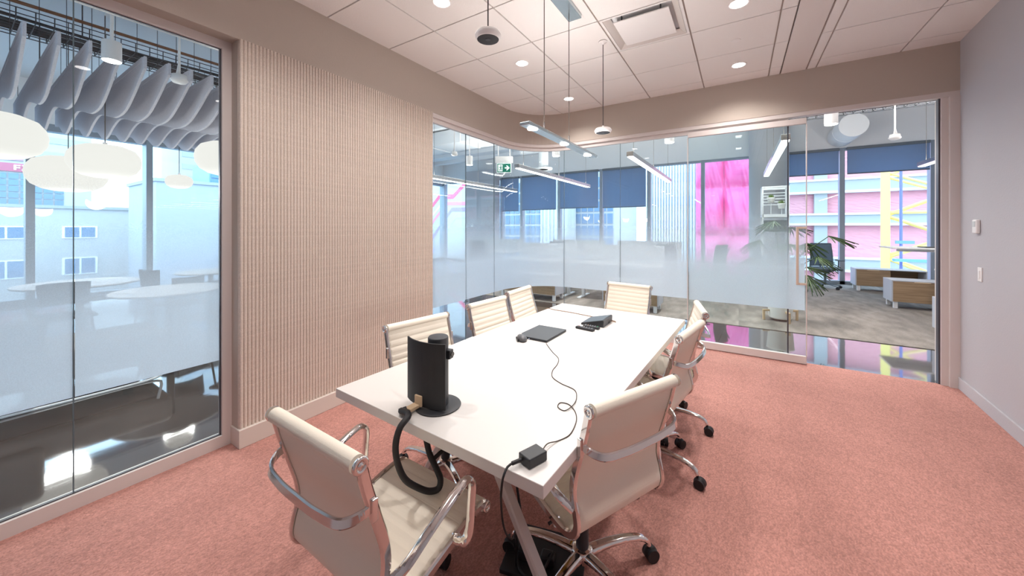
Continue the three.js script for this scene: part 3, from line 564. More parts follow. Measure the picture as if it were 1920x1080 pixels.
{ // north windows
  const w = structGroup('window_3', 'row of tall office windows beyond the glass wall', 'window');
  const xs = [-11.45, -9.75, -8.27, -7.31, -5.68, -4.07, -2.477, -0.92, 0.66, 2.245, 3.837, 4.72];
  for (const x of xs) part('mullion', span(x - 0.05, x + 0.05, 0, HEAD, NZ - 0.1, NZ + 0.1), M.mullion, w);
  part('sill', span(-11.5, 4.75, 0, 0.09, NZ - 0.08, NZ + 0.1), M.mullion, w);
  part('head', span(-11.5, 4.75, HEAD - 0.06, HEAD, NZ - 0.08, NZ + 0.08), M.mullion, w);
  for (let i = 0; i < xs.length - 1; i++) part('pane', sheetOf([[xs[i] + 0.05, NZ], [xs[i + 1] - 0.05, NZ]], 0.09, HEAD - 0.06), M.windowGlass, w);
  const shade = (i, low, label) => {
    const a = xs[i] + 0.07, b = xs[i + 1] - 0.07, t = thing('roller_shade', label, 'roller shade', [(a + b) / 2, 0, NZ + 0.16], 0, 'roller shades on the office windows');
    part('cassette', rbox(b - a, 0.07, 0.06, 0.01, 0, HEAD - 0.04, 0), M.shadeBar, t);
    part('fabric', uvm(span(-(b - a) / 2 + 0.01, (b - a) / 2 - 0.01, low, HEAD - 0.06, -0.001, 0.001)), M.shade, t);
    part('bottom_bar', rbox(b - a - 0.02, 0.03, 0.014, 0.004, 0, low, 0), M.shadeBar, t);
  };
  const down = 'blue-grey roller shade lowered halfway over an office window behind the curved glass';
  shade(2, 2.13, 'narrow blue-grey roller shade lowered halfway beside the square pier');
  shade(3, 2.15, down); shade(4, 2.17, down); shade(5, 2.15, down);
  shade(8, 2.84, 'blue-grey roller shade lowered a little behind the slatted planter stand');
  shade(9, 2.82, 'blue-grey roller shade lowered a little above the wooden credenzas'); shade(10, 2.82, 'blue-grey roller shade at the end of the window row');
  const p = struct('wall_pier', uvm(span(-9.72, -8.27, 0, HEAD + 0.3, -12.2, -11.75)), M.paintWhite, 'broad pale pier between the office windows', 'wall');
  const s = thing('wall_control', 'small white control box on the broad pale pier', 'switch', [-9.35, 1.55, -11.75]); part('plate', rbox(0.09, 0.12, 0.02, 0.004, 0, 0, 0.01, 1), M.whitePlastic, s); part('display', box(0.05, 0.03, 0.004, 0, 0.025, 0.021), M.darkGrey, s);
  struct('column', cyl(0.43, 0.43, HEAD + 0.6, 0.66, (HEAD + 0.6) / 2, -11.55, 48), M.paintWhite, 'thick round column standing by the office windows', 'column');
}
{ // west windows
  const w = structGroup('window_4', 'row of tall lounge windows facing the white building', 'window');
  const zs = []; for (let k = -3; k <= 7; k++) zs.push(-0.917 - 1.645 * k);
  for (const z of zs) part('mullion', span(WX - 0.16, WX + 0.16, 0, HEAD, z - 0.055, z + 0.055), M.mullion, w);
  part('sill', span(WX - 0.08, WX + 0.1, 0, 0.09, -12.4, 4.3), M.mullion, w);
  part('head', span(WX - 0.1, WX + 0.12, HEAD - 0.14, HEAD, -12.4, 4.3), M.mullion, w);
  for (let i = 0; i < zs.length - 1; i++) part('pane', sheetOf([[WX, zs[i + 1] + 0.055], [WX, zs[i] - 0.055]], 0.09, HEAD - 0.14), M.windowGlass, w);
}
// ---------------------------------------------------------------- services under the deck
{
  const tray = (name, label, along, at, y, from, to, width) => {   // wire basket with cables
    const t = thing(name, label, 'cable tray'), n = Math.round((to - from) / 0.13), P = (s, c, h) => along === 'x' ? V(s, y + h, at + c) : V(at + c, y + h, s);
    const wires = [];
    for (let k = 0; k <= 5; k++) { const c = -width / 2 + width * k / 5; wires.push(rod(P(from, c, 0), P(to, c, 0), 0.006, 5)); }
    for (const c of [-width / 2, width / 2]) for (const h of [0.06, 0.12]) wires.push(rod(P(from, c, h), P(to, c, h), 0.006, 5));
    for (let i = 0; i <= n; i++) { const s = from + (to - from) * i / n; wires.push(rod(P(s, -width / 2, 0), P(s, width / 2, 0), 0.005, 4), rod(P(s, -width / 2, 0), P(s, -width / 2, 0.12), 0.005, 4), rod(P(s, width / 2, 0), P(s, width / 2, 0.12), 0.005, 4)); }
    part('basket', wires, M.wire, t).userData.kind = 'stuff';
    for (let k = 0; k < 5; k++) { const c = -width * 0.35 + width * 0.17 * k, m = [M.blackRubber, M.darkGrey, M.blackRubber, M.darkGrey, M.blackRubber][k]; part('cable', tube(Array.from({ length: 14 }, (_, i) => P(from + (to - from) * i / 13, c + (rnd() - 0.5) * 0.05, 0.03 + rnd() * 0.02)), 0.018, 60, 6), m, t); }
    part('copper_pipe', rod(P(from, width / 2 + 0.05, 0.16), P(to, width / 2 + 0.05, 0.16), 0.02, 8), M.copper, t);
    for (let s = from + 0.5; s < to; s += 1.8) part('hanger', rod(P(s, width / 2, 0), P(s, width / 2, DECK - y), 0.006, 6), M.wire, t);
  };
  tray('cable_tray', 'wire basket cable tray full of black cables seen through the open doorway', 'x', -8.5, 3.5, -0.2, 4.7, 0.45);
  tray('cable_tray', 'wire basket cable tray hung above the felt baffles in the lounge', 'z', -6.9, 3.72, -5, 4, 0.6);
  const duct = (label, a, b, r) => { const t = thing('air_duct', label, 'duct'); part('pipe', rod(a, b, r, 32), M.duct, t); const n = Math.max(2, Math.round(a.distanceTo(b) / 1.4)); for (let i = 1; i < n; i++) { const p = a.clone().lerp(b, i / n), q = a.clone().lerp(b, i / n + 0.03 / a.distanceTo(b)); part('seam_ring', rod(p, q, r + 0.008, 32), M.duct, t); } };
  duct('white round duct running towards the window beyond the doorway', V(2.2, 3.78, -12.27), V(2.2, 3.78, -11.0), 0.26);
  duct('thin white pipe crossing under the deck before the shades', V(-6.3, 4.05, -10.6), V(4.7, 4.05, -10.6), 0.11);
  duct('white round duct crossing under the deck of the open office', V(-4.1, 3.95, -9.62), V(4.7, 3.95, -9.62), 0.2);
  const d = thing('rectangular_duct', 'boxy white duct hung under the deck by the lounge', 'duct'); part('casing', rbox(0.6, 0.4, 8.8, 0.02, -5.72, 4.06, -0.6, 1), M.duct, d); for (let z = -4; z < 4; z += 1.5) part('flange', rbox(0.65, 0.44, 0.04, 0.01, -5.72, 4.06, z, 1), M.duct, d);
  const d2 = thing('rectangular_duct', 'boxy white duct crossing over the pendants behind the curved glass', 'duct'); part('casing', rbox(5.2, 0.4, 0.9, 0.02, -6.9, 4.06, -8.2, 1), M.duct, d2); for (let x = -9; x < -4.3; x += 1.2) part('flange', rbox(0.04, 0.44, 0.95, 0.01, x, 4.06, -8.2, 1), M.duct, d2);
  { const p = atZ(1019, 318, -7.4), t = thing('duct_drop', 'grey vertical duct drop with a round flange near the exit sign', 'duct', [p.x, p.y, p.z]); part('pipe', cyl(0.11, 0.11, DECK - p.y, 0, (DECK - p.y) / 2, 0, 32), std(0xb9c0c4), t); part('flange', cyl(0.2, 0.2, 0.03, 0, 0.015, 0, 32), std(0xc9ced2), t); }
  for (let k = 0; k < 7; k++) struct('trim_deck', span(-11.4, 4.7, DECK - 0.13, DECK, -11.6 + k * 1.05, -11.45 + k * 1.05), M.ceilingWhite, 'painted rib under the deck', 'beam');
}
// ---------------------------------------------------------------- office lamps
{
  const names = ['by the mural window', 'beside the exit sign', 'before the white tower', 'behind the sliding door', 'beyond the open doorway'];
  [-5.77, -3.46, -1.42, 0.5, 2.78].forEach((x, i) => {
    const t = thing('office_pendant_light', `long slim glowing office pendant ${names[i]}`, 'pendant light', [x, 2.55, 0], 0, 'long pendants over the office desks');
    for (let k = 0; k < 3; k++) { const z0 = -5.65 - k * 1.26; part('segment', rbox(0.1, 0.075, 1.255, 0.008, 0, 0.045, z0 - 0.63, 1), M.alu, t); part('diffuser', rbox(0.086, 0.012, 1.2, 0.005, 0, 0.004, z0 - 0.63, 1), M.lineLens, t); }
    for (const z of [-5.9, -7.5, -9.2]) part('hanging_cable', rod(V(0, 0.08, z), V(0, DECK - 2.55, z), 0.003, 6), M.steelCable, t);
    for (let k = 0; k < 3; k++) part('uplight_strip', rbox(0.05, 0.008, 1.2, 0.003, 0, 0.083, -6.28 - k * 1.26, 1), M.lineLens, t);  // glowing strips added on the pendant tops to brighten the office ceiling
    const up = new THREE.RectAreaLight(OFFICE, OFFICE_ADDED_UP, 0.05, 3.7); up.name = 'lamp'; up.position.set(0, 0.1, -7.54); up.rotation.set(Math.PI / 2, 0, 0); t.add(up);  // added upward light filling the deck, no separate fitting
    const l = new THREE.RectAreaLight(OFFICE, OFFICE_LINE, 0.05, 3.7); l.name = 'lamp'; l.position.set(0, -0.01, -7.54); l.rotation.set(-Math.PI / 2, 0, 0); t.add(l);
  });
  const can = (x, y, z, label, r = 0.075, h = 0.2) => { const t = thing('cylinder_downlight', label, 'downlight', [x, y, z], 0, 'cylinder downlights hung under the deck'); part('can', lathe([[r, 0], [r, h], [0, h], [0, h - 0.01], [r * 0.9, h - 0.01], [r * 0.9, 0], [r, 0]], 32), M.whitePlastic, t); part('lens', cyl(r * 0.9, r * 0.9, 0.008, 0, -0.001, 0, 32), M.officeLens, t); part('stem', rod(V(0, h, 0), V(0, DECK - y, 0), 0.012, 8), M.whitePlastic, t); spot(t, 0, -0.02, 0, OFFICE, OFFICE_SPOT, 0.8, 0.7, 3); };
  can(1.08, 2.88, -6.55, 'white cylinder downlight hanging beyond the open doorway'); can(-0.98, 2.88, -6.5, 'white cylinder downlight hanging beyond the glass, over the sliding door'); can(-3.07, 2.88, -6.52, 'white cylinder downlight near the duct drop'); can(-5.17, 2.88, -6.4, 'white cylinder downlight between the exit sign and the mural window');
  can(-4.47, 2.86, -0.77, 'white cylinder downlight hanging before the felt baffles in the lounge', 0.06, 0.16);
  const sensor = (x, y, z, label) => { const t = thing('ceiling_sensor', label, 'sensor', [x, y, z], 0, 'sensors hung on white pipes'); part('body', lathe([[0, 0], [0.055, 0.004], [0.075, 0.03], [0.065, 0.045], [0.06, 0.085], [0, 0.09]], 28), M.whitePlastic, t); part('pipe', rod(V(0, 0.085, 0), V(0, DECK - y, 0), 0.012, 8), M.whitePlastic, t); for (const a of [-0.02, 0.02]) part('conduit', rod(V(a, 0.085, 0.02), V(0, 0.2, 0.005), 0.005, 6), M.whitePlastic, t); };
  { const p = atZ(336, 156, -1.35); sensor(p.x, p.y, p.z, 'white round sensor on a pipe before the felt baffles'); }
  { const p = atX(852, 292, -5.2); sensor(p.x, p.y, p.z, 'white round sensor on a pipe behind the curved glass'); }
  { const p = atZ(1678, 262, -8); sensor(p.x, p.y, p.z, 'small white sensor on a thin pipe beyond the open doorway'); }
}
{ // exit sign: running figure and arrow
  const p = atD(945, 315, 7.4), t = thing('exit_sign', 'green exit sign with running figure and arrow hung beyond the curved glass', 'sign', [p.x, p.y, p.z], 0.5);
  part('housing', rbox(0.36, 0.13, 0.07, 0.006, 0, 0.17, 0, 1), M.whitePlastic, t);
  part('panel', rbox(0.3, 0.2, 0.012, 0.003, 0, 0, 0, 1), M.signWhite, t);
  part('green_field', box(0.275, 0.175, 0.004, 0, 0, 0.0065), M.signGreen, t);
  const flatShape = (pts) => new THREE.ExtrudeGeometry(new THREE.Shape(pts.map((q) => new THREE.Vector2(...q))), { depth: 0.002, bevelEnabled: false }).translate(0, 0, 0.0085);
  part('doorway_mark', flatShape([[-0.12, -0.07], [-0.03, -0.07], [-0.03, 0.07], [-0.12, 0.07]]), M.signWhite, t);
  const fig = [flatShape([[-0.085, 0.02], [-0.06, 0.03], [-0.05, -0.005], [-0.075, -0.015]]), flatShape([[-0.075, -0.01], [-0.06, -0.012], [-0.04, -0.03], [-0.045, -0.055], [-0.055, -0.055], [-0.053, -0.035]]), flatShape([[-0.072, -0.01], [-0.08, -0.03], [-0.105, -0.045], [-0.1, -0.055], [-0.07, -0.04], [-0.06, -0.015]]), flatShape([[-0.06, 0.025], [-0.04, 0.005], [-0.03, 0.012], [-0.033, 0.018], [-0.042, 0.014], [-0.055, 0.03]]), flatShape([[-0.085, 0.022], [-0.105, 0.012], [-0.1, 0.002], [-0.095, 0.006], [-0.08, 0.014]]), new THREE.CircleGeometry(0.012, 16).translate(-0.062, 0.045, 0.0107)].map((g) => flat(g).translate(0, 0, 0.002));
  part('figure_mark', fig, M.signGreen, t);
  part('arrow_mark', flatShape([[0.015, -0.014], [0.065, -0.014], [0.045, -0.05], [0.07, -0.05], [0.118, 0], [0.07, 0.05], [0.045, 0.05], [0.065, 0.014], [0.015, 0.014]]), M.signWhite, t);
  for (const x of [-0.12, 0.12]) part('stem', rod(V(x, 0.23, 0), V(x, DECK - p.y, 0), 0.01, 8), M.whitePlastic, t);
}
// ---------------------------------------------------------------- lounge: felt baffles, globes, sofa, tables
{
  const low = [[-5.12, 3.08], [-5.22, 3.04], [-5.53, 2.89], [-5.85, 2.775], [-6.25, 2.765], [-6.7, 2.86], [-7.1, 2.925], [-7.45, 2.87], [-7.7, 2.79], [-7.87, 2.76], [-8.05, 2.79], [-8.35, 2.92], [-8.7, 2.98]];
  const line = new THREE.CatmullRomCurve3(low.map(([x, y]) => V(x, y, 0))).getPoints(60);
  const s = new THREE.Shape([new THREE.Vector2(-8.7, 3.2), ...line.reverse().map((p) => new THREE.Vector2(p.x, p.y)), new THREE.Vector2(-5.12, 3.2)]);
  const g = uvm(new THREE.ExtrudeGeometry(s, { depth: 0.018, bevelEnabled: true, bevelSize: 0.003, bevelThickness: 0.003, bevelSegments: 1 }));
  const rail = box(3.5, 0.05, 0.03, -6.92, 3.18, 0.009), pin = rod(V(-6.3, 3.2, 0.01), V(-6.3, 4.3, 0.01), 0.003, 5), pin2 = rod(V(-8.3, 3.2, 0.01), V(-8.3, 4.3, 0.01), 0.003, 5);
  for (let k = 0; k < 17; k++) {
    const t = thing('felt_baffle', 'grey wavy-edged felt baffle in the row under the lounge deck', 'baffle', [0, 0, -0.02 - k * 0.184], 0, 'wavy felt baffles under the lounge deck');
    part('felt_sheet', g, M.felt, t); part('top_rail', rail, M.felt, t); part('hanger', pin, M.wire, t); part('hanger', pin2, M.wire, t);
  }
}
{
  const prof = (r) => lathe([[0.0, -0.31], [0.35, -0.305], [0.62, -0.27], [0.85, -0.19], [0.97, -0.08], [1, 0.03], [0.96, 0.14], [0.82, 0.25], [0.55, 0.315], [0.25, 0.335], [0, 0.345]].map(([a, b]) => [a * r, b * r * 1.95]), 48);
  const globe = (p, r, label) => { const t = thing('globe_pendant', label, 'pendant light', p.toArray(), 0, 'white globe pendants in the lounge'); part('shade', prof(r), M.globe, t); part('cord', rod(V(0, r * 0.66, 0), V(0, DECK - p.y, 0), 0.005, 6), M.steelCable, t); part('cap', cyl(0.02, 0.02, 0.03, 0, r * 0.67 + 0.01, 0), M.whitePlastic, t); const l = new THREE.PointLight(WARM, GLOBE, 0, 2); l.name = 'lamp'; l.position.set(0, -r * 0.7, 0); l.castShadow = true; l.shadow.radius = 10; t.add(l); };
  globe(atD(197, 304, 4.17), 0.3, 'large glowing white globe pendant over the first lounge table');
  globe(atD(128, 328, 5.0), 0.38, 'broad glowing white globe pendant by the window post, half behind another');
  globe(atD(-18, 254, 2.95), 0.3, 'glowing white globe pendant above the sofa');
  globe(atD(428, 300, 4.0), 0.29, 'glowing white globe pendant beside the window frame of the room');
  globe(atD(336, 341, 6.4), 0.19, 'small glowing white globe pendant close to the lounge windows');
}
{ // sofa with its back to the room
  const t = thing('lounge_sofa', 'grey lounge sofa on a white sled base behind the frosted window', 'sofa', [-4.74, 0, 0]);
  part('seat', rbox(0.75, 0.25, 2.5, 0.05, -0.36, 0.315, 0.02, 3), M.sofa, t);
  part('backrest', rbox(0.16, 0.44, 1.72, 0.06, -0.02, 0.5, 0.41, 3), M.sofa, t);
  part('under_frame', rbox(0.7, 0.05, 2.3, 0.01, -0.4, 0.2, 0.02, 1), M.matteBlack, t);
  for (const x of [0.0, -0.72]) part('sled', tube([V(x, 0.19, -1.12), V(x, 0.03, -1.14), V(x, 0.014, -1.1), V(x, 0.014, 0), V(x, 0.014, 1.1), V(x, 0.03, 1.15), V(x, 0.19, 1.14)], 0.012, 80, 8), M.whiteMetal, t);
}
{
  const table = (p, r, label) => { const t = thing('round_table', label, 'table', [p.x, 0, p.z], 0, 'round white tables in the lounge'); part('tabletop', lathe([[0, -0.025], [r - 0.01, -0.025], [r, -0.015], [r, -0.004], [r - 0.006, 0], [0, 0]], 48).translate(0, 0.74, 0), M.desk, t); part('pedestal', cyl(0.035, 0.035, 0.7, 0, 0.37, 0), M.blackPlastic, t); part('foot', lathe([[0, 0], [0.3, 0], [0.3, 0.012], [0.05, 0.03], [0, 0.03]], 40), M.blackPlastic, t); };
  const a = atH(320, 542, 0.74), b = atH(150, 530, 0.74), c = atH(395, 508, 0.74);
  table(a, 0.5, 'round white lounge table behind the sofa end'); table(b, 0.55, 'round white lounge table by the window post'); table(c, 0.45, 'round white lounge table beside the room corner, close to the lounge windows');
  const stool = (x, z, turn, label) => {
    const t = thing('lounge_chair', label, 'chair', [x, 0, z], turn, 'dark chairs around the lounge tables');
    part('seat', rbox(0.42, 0.04, 0.42, 0.018, 0, 0.45, 0), M.darkGrey, t);
    const back = new THREE.CylinderGeometry(0.23, 0.21, 0.26, 24, 1, true, Math.PI * 0.65, Math.PI * 0.7); part('backrest', join([back]).translate(0, 0.68, 0.0), std(0x3a3c40, { side: THREE.DoubleSide }), t);
    for (const [sx, sz] of [[-1, -1], [1, -1], [1, 1], [-1, 1]]) part('leg', rod(V(sx * 0.16, 0.44, sz * 0.16), V(sx * 0.2, 0, sz * 0.2), 0.011, 8), M.blackPlastic, t);
  };
  stool(a.x + 0.35, a.z - 0.55, 0.5, 'dark chair on the room side of the lounge table behind the sofa end'); stool(a.x - 0.72, a.z - 0.3, -1.2, 'dark chair on the window side of the lounge table behind the sofa end'); stool(b.x + 0.75, b.z + 0.2, 1.6, 'dark chair at the lounge table by the window post'); stool(c.x + 0.75, c.z - 0.1, 1.6, 'dark chair at the lounge table close to the lounge windows'); stool(c.x - 0.3, c.z + 0.55, 3.4, 'dark chair between the far lounge table and the windows');
}
// ---------------------------------------------------------------- office furniture
function taskChair(p, turn, label) {
  const t = thing('task_chair', label, 'chair', [p[0], 0.006, p[1]], turn, 'mesh task chairs in the open office');
  const back = []; for (let i = 0; i <= 8; i++) for (let j = 0; j <= 6; j++) { const v = i / 8, u = j / 6 - 0.5; back.push(u * (0.46 - 0.05 * v), 0.52 + v * 0.54, -0.2 - 0.05 * v + 0.10 * u * u + 0.03 * Math.sin(v * 3)); }
  const I = []; for (let i = 0; i < 8; i++) for (let j = 0; j < 6; j++) { const a = i * 7 + j; I.push(a, a + 1, a + 7, a + 1, a + 8, a + 7); }
  const g = new THREE.BufferGeometry(); g.setAttribute('position', new THREE.Float32BufferAttribute(back, 3)); g.setIndex(I); g.computeVertexNormals();
  part('mesh_back', g, M.chairMesh, t);
  const edge = [...Array.from({ length: 7 }, (_, j) => j), ...Array.from({ length: 8 }, (_, i) => (i + 1) * 7 + 6), ...Array.from({ length: 6 }, (_, j) => 61 - j), ...Array.from({ length: 7 }, (_, i) => (7 - i) * 7)].map((k) => V(back[3 * k], back[3 * k + 1], back[3 * k + 2]));
  part('back_frame', tube(edge, 0.012, 80, 8, true), M.chairGrey, t);
  part('back_support', [tube([V(-0.2, 1.0, -0.26), V(-0.06, 0.83, -0.27), V(0, 0.72, -0.28), V(0, 0.5, -0.22), V(0, 0.42, -0.05)], 0.014, 30, 8), tube([V(0.2, 1.0, -0.26), V(0.06, 0.83, -0.27), V(0, 0.72, -0.28)], 0.014, 20, 8)], M.chairGrey, t);
  part('seat', rbox(0.5, 0.055, 0.47, 0.026, 0, 0.47, 0.02, 3), M.chairGrey, t);
  part('seat_pan', lathe([[0, 0.36], [0.08, 0.37], [0.2, 0.43], [0.22, 0.455], [0, 0.455]], 28), M.chairGrey, t);
  for (const s of [-1, 1]) { part('arm_post', tube([V(s * 0.18, 0.43, -0.05), V(s * 0.27, 0.48, -0.05), V(s * 0.28, 0.66, -0.03)], 0.014, 20, 8), M.chairGrey, t); part('arm_pad', rbox(0.09, 0.025, 0.25, 0.01, s * 0.28, 0.67, 0.02), M.chairGrey, t); }
  part('gas_column', cyl(0.024, 0.028, 0.3, 0, 0.23, 0), M.chairGrey, t);
  const arm = sweep([V(0, 0.12, 0), V(0, 0.1, 0.12), V(0, 0.065, 0.31)], ovalSection(0.028, 0.016), V(1, 0, 0), (k) => 1 - 0.4 * k), wheel = join([new THREE.CylinderGeometry(0.03, 0.03, 0.045, 20).rotateZ(Math.PI / 2).translate(0, 0.03, 0.31), cyl(0.008, 0.008, 0.03, 0, 0.06, 0.31, 8)]);
  for (let k = 0; k < 5; k++) { const a = part('base_arm', arm, M.chairGrey, t); a.rotation.y = 0.4 + k * Math.PI * 0.4; part('caster', wheel, M.blackRubber, a); }
  return t;
}
taskChair([1.76, -11.35], 0.25, 'grey mesh task chair on casters beyond the open doorway');
function credenza(x0, x1, z, label, open) {   // front looks to +z
  const t = thing('credenza', label, 'cabinet', [x0, 0.006, z], 0, 'low wooden credenzas in the open office'), w = x1 - x0, h = 0.49;
  part('end_panel', rbox(0.02, 0.37, 0.45, 0.002, 0.01, 0.305, -0.225, 1), M.greyLaminate, t); part('end_panel', rbox(0.02, 0.37, 0.45, 0.002, w - 0.01, 0.305, -0.225, 1), M.greyLaminate, t);
  part('top', rbox(w, 0.018, 0.46, 0.002, w / 2, 0.499, -0.225, 1), M.greyLaminate, t); part('bottom', rbox(w - 0.04, 0.018, 0.44, 0.002, w / 2, 0.13, -0.225, 1), M.wood, t); part('back', rbox(w - 0.04, 0.36, 0.012, 0.002, w / 2, 0.31, -0.44, 1), M.wood, t);
  const dw = open ? (w - 0.04) * 0.5 : w - 0.04, f = part('door', uvm(rbox(dw, 0.362, 0.018, 0.002, 0.02 + dw / 2, 0.306, -0.008, 1)), M.wood, t);
  part('finger_pull', rbox(0.2, 0.018, 0.012, 0.003, 0.02 + dw * 0.5, 0.482, 0.004, 1), M.tan, f);
  if (open) part('divider', rbox(0.018, 0.36, 0.43, 0.002, 0.02 + dw, 0.31, -0.22, 1), M.wood, t);
  for (const x of [0.06, w - 0.06]) for (const dz of [-0.05, -0.4]) part('leg', rbox(0.055, 0.125, 0.055, 0.006, x, 0.0625, dz, 1), M.whiteMetal, t);
}
credenza(2.28, 3.42, -11.25, 'low wooden credenza with an open bay beside the grey task chair', true);
credenza(2.33, 3.1, -9.13, 'low wooden credenza with grey end, in front of the other one beyond the doorway', false);
credenza(-4.35, -3.02, -6.4, 'low wooden credenza under the frosted band, behind the chairs by the ribbed panel', false);
credenza(-2.1, -1.14, -6.42, 'shorter low wooden credenza behind the chair at the table end by the glass wall', false);
function deskBench(x0, x1, z0, z1, y, label, screen, inset = 0.12) {
  const t = thing('office_desk', label, 'desk', [x0, 0.006, z0], 0, 'white desks in the open office'), w = x1 - x0, d = z0 - z1;
  part('desktop', rbox(w, 0.026, d, 0.003, w / 2, y - 0.013, -d / 2, 1), M.desk, t);
  for (const x of [inset, w - 0.12]) { part('leg', rbox(0.06, y - 0.05, 0.07, 0.004, x, (y - 0.05) / 2 + 0.02, -d / 2, 1), M.whiteMetal, t); part('foot', rbox(0.07, 0.025, d * 0.85, 0.004, x, 0.0125, -d / 2, 1), M.whiteMetal, t); }
  part('crossbar', rbox(w - 0.3, 0.05, 0.03, 0.004, w / 2, y - 0.06, -d / 2, 1), M.whiteMetal, t);
  if (screen) part('divider_screen', rbox(w - 0.06, 0.36, 0.03, 0.008, w / 2, y + 0.17, -d + 0.03, 1), M.screenPanel, t);
}
deskBench(2.36, 4.1, -9.2, -9.95, 1.09, 'raised white standing desk beyond the doorway', false, 0.85);
deskBench(2.78, 4.3, -8.2, -8.9, 0.76, 'white desk just past the doorway edge', false, 0.5);
deskBench(-2.9, -1.2, -6.92, -7.6, 0.74, 'white desk closest to the glass wall, behind the shorter credenza', true);
deskBench(-4.6, -3.0, -6.92, -7.6, 0.74, 'white desk behind the middle of the curved glass', true);
deskBench(-2.9, -1.2, -9.4, -10.15, 0.74, 'white desk before the white tower window', true);
deskBench(-4.9, -3.2, -9.4, -10.15, 0.74, 'white desk before the shaded windows', true);
deskBench(-7.4, -5.6, -8.8, -9.6, 0.74, 'white desk below the mural window', true);
{ const t = thing('tablet', 'dark closed tablet lying on the raised standing desk', 'tablet', [2.95, 1.096, -9.5], 0.2); part('body', rbox(0.3, 0.012, 0.22, 0.004, 0, 0.006, 0), M.blackPlastic, t); part('cover', rbox(0.302, 0.004, 0.222, 0.0015, 0, 0.014, 0, 1), M.darkGrey, t); }
{ const t = thing('low_cabinet', 'pale low cabinet end just inside the doorway edge', 'cabinet', [2.245, 0.006, -6.8]); part('body', rbox(1.2, 0.42, 0.45, 0.004, 0.6, 0.3, -0.225, 1), M.greyLaminate, t); part('plinth', rbox(1.16, 0.1, 0.41, 0.004, 0.6, 0.05, -0.225, 1), M.whiteMetal, t); part('door', rbox(0.56, 0.38, 0.016, 0.003, 0.3, 0.3, 0.006, 1), M.wood, t); }
taskChair([-2.2, -7.9], 2.9, 'dark task chair behind the desk nearest the glass'); taskChair([-1.3, -8.8], 0.6, 'dark task chair before the white tower window desk'); taskChair([-3.9, -7.95], 3.3, 'dark task chair behind the desk at the middle of the curved glass'); taskChair([-4.2, -8.9], 0.2, 'dark task chair at the desk before the shaded windows'); taskChair([-6.4, -8.2], 0.4, 'dark task chair at the desk below the mural window'); taskChair([-5.3, -7.6], 2.2, 'dark task chair standing alone on the office carpet'); taskChair([-0.5, -9.3], 4.2, 'dark task chair by the thick round column');
{ // potted fan palm
  const base = atH(1463, 600, 0.006), t = thing('potted_palm', 'fan palm in a tall white pot behind the sliding door', 'plant', [base.x, 0.006, base.z]);
  const pot = part('pot', lathe([[0, 0.03], [0.135, 0.03], [0.15, 0.05], [0.178, 0.40], [0.182, 0.42], [0.168, 0.42], [0.16, 0.38], [0, 0.38]], 40), M.pot, t); part('soil', cyl(0.158, 0.158, 0.02, 0, 0.375, 0, 32), M.soil, pot);
  for (const a of [0.4, 0.4 + Math.PI / 2]) { const b = part('stand', [rbox(0.5, 0.03, 0.03, 0.004, 0, 0.15, 0, 1), rbox(0.03, 0.15, 0.03, 0.004, -0.235, 0.075, 0, 1), rbox(0.03, 0.15, 0.03, 0.004, 0.235, 0.075, 0, 1)], M.tan, t); b.rotation.y = a; }
  const leaflet = (len, w) => { const P = [], I = []; for (let i = 0; i <= 6; i++) { const v = i / 6, ww = w * Math.sin(Math.PI * Math.min(1, 0.12 + v * 0.88)); P.push(-ww, 0.01 - v * v * 0.1 * len, v * len, 0, -v * v * 0.1 * len, v * len, ww, 0.01 - v * v * 0.1 * len, v * len); if (i) { const a = 3 * i - 3; I.push(a, a + 3, a + 1, a + 1, a + 3, a + 4, a + 1, a + 4, a + 2, a + 2, a + 4, a + 5); } } const g = new THREE.BufferGeometry(); g.setAttribute('position', new THREE.Float32BufferAttribute(P, 3)); g.setIndex(I); g.computeVertexNormals(); return g; };
  const fan = []; for (let i = 0; i < 17; i++) { const a = (i - 8) * 0.155; fan.push(leaflet(0.34 * (1 - 0.018 * Math.abs(i - 8)), 0.011).rotateX(0.12 * Math.cos(i * 2)).rotateY(a)); }
  const fanGeo = join(fan);
  const heads = [[0.75, 1.32, 0.1, 1.5], [0.55, 1.02, 0.22, 1.25], [0.38, 0.75, 0.35, 1.0], [0.2, 1.45, -0.4, 3.0], [-0.35, 1.25, 0.1, -1.6], [-0.5, 0.95, -0.2, -1.9], [0.1, 1.2, 0.45, 0.1], [-0.1, 1.55, 0.05, -0.6], [0.48, 1.2, -0.35, 2.2], [0.42, 0.85, 0.05, 1.6]];
  heads.forEach(([x, y, z, a], i) => { const s = part('stalk', tube([V(0, 0.38, 0), V(x * 0.25, 0.38 + (y - 0.38) * 0.6, z * 0.25), V(x * 0.75, y, z * 0.75)], 0.006, 24, 6), M.leaf, t); const l = part('leaf', fanGeo, M.leaf, s); l.position.set(x * 0.75, y, z * 0.75); l.rotation.set(0, Math.atan2(x, z), 0); l.rotateX(0.35 + 0.25 * (i % 3)); });
}
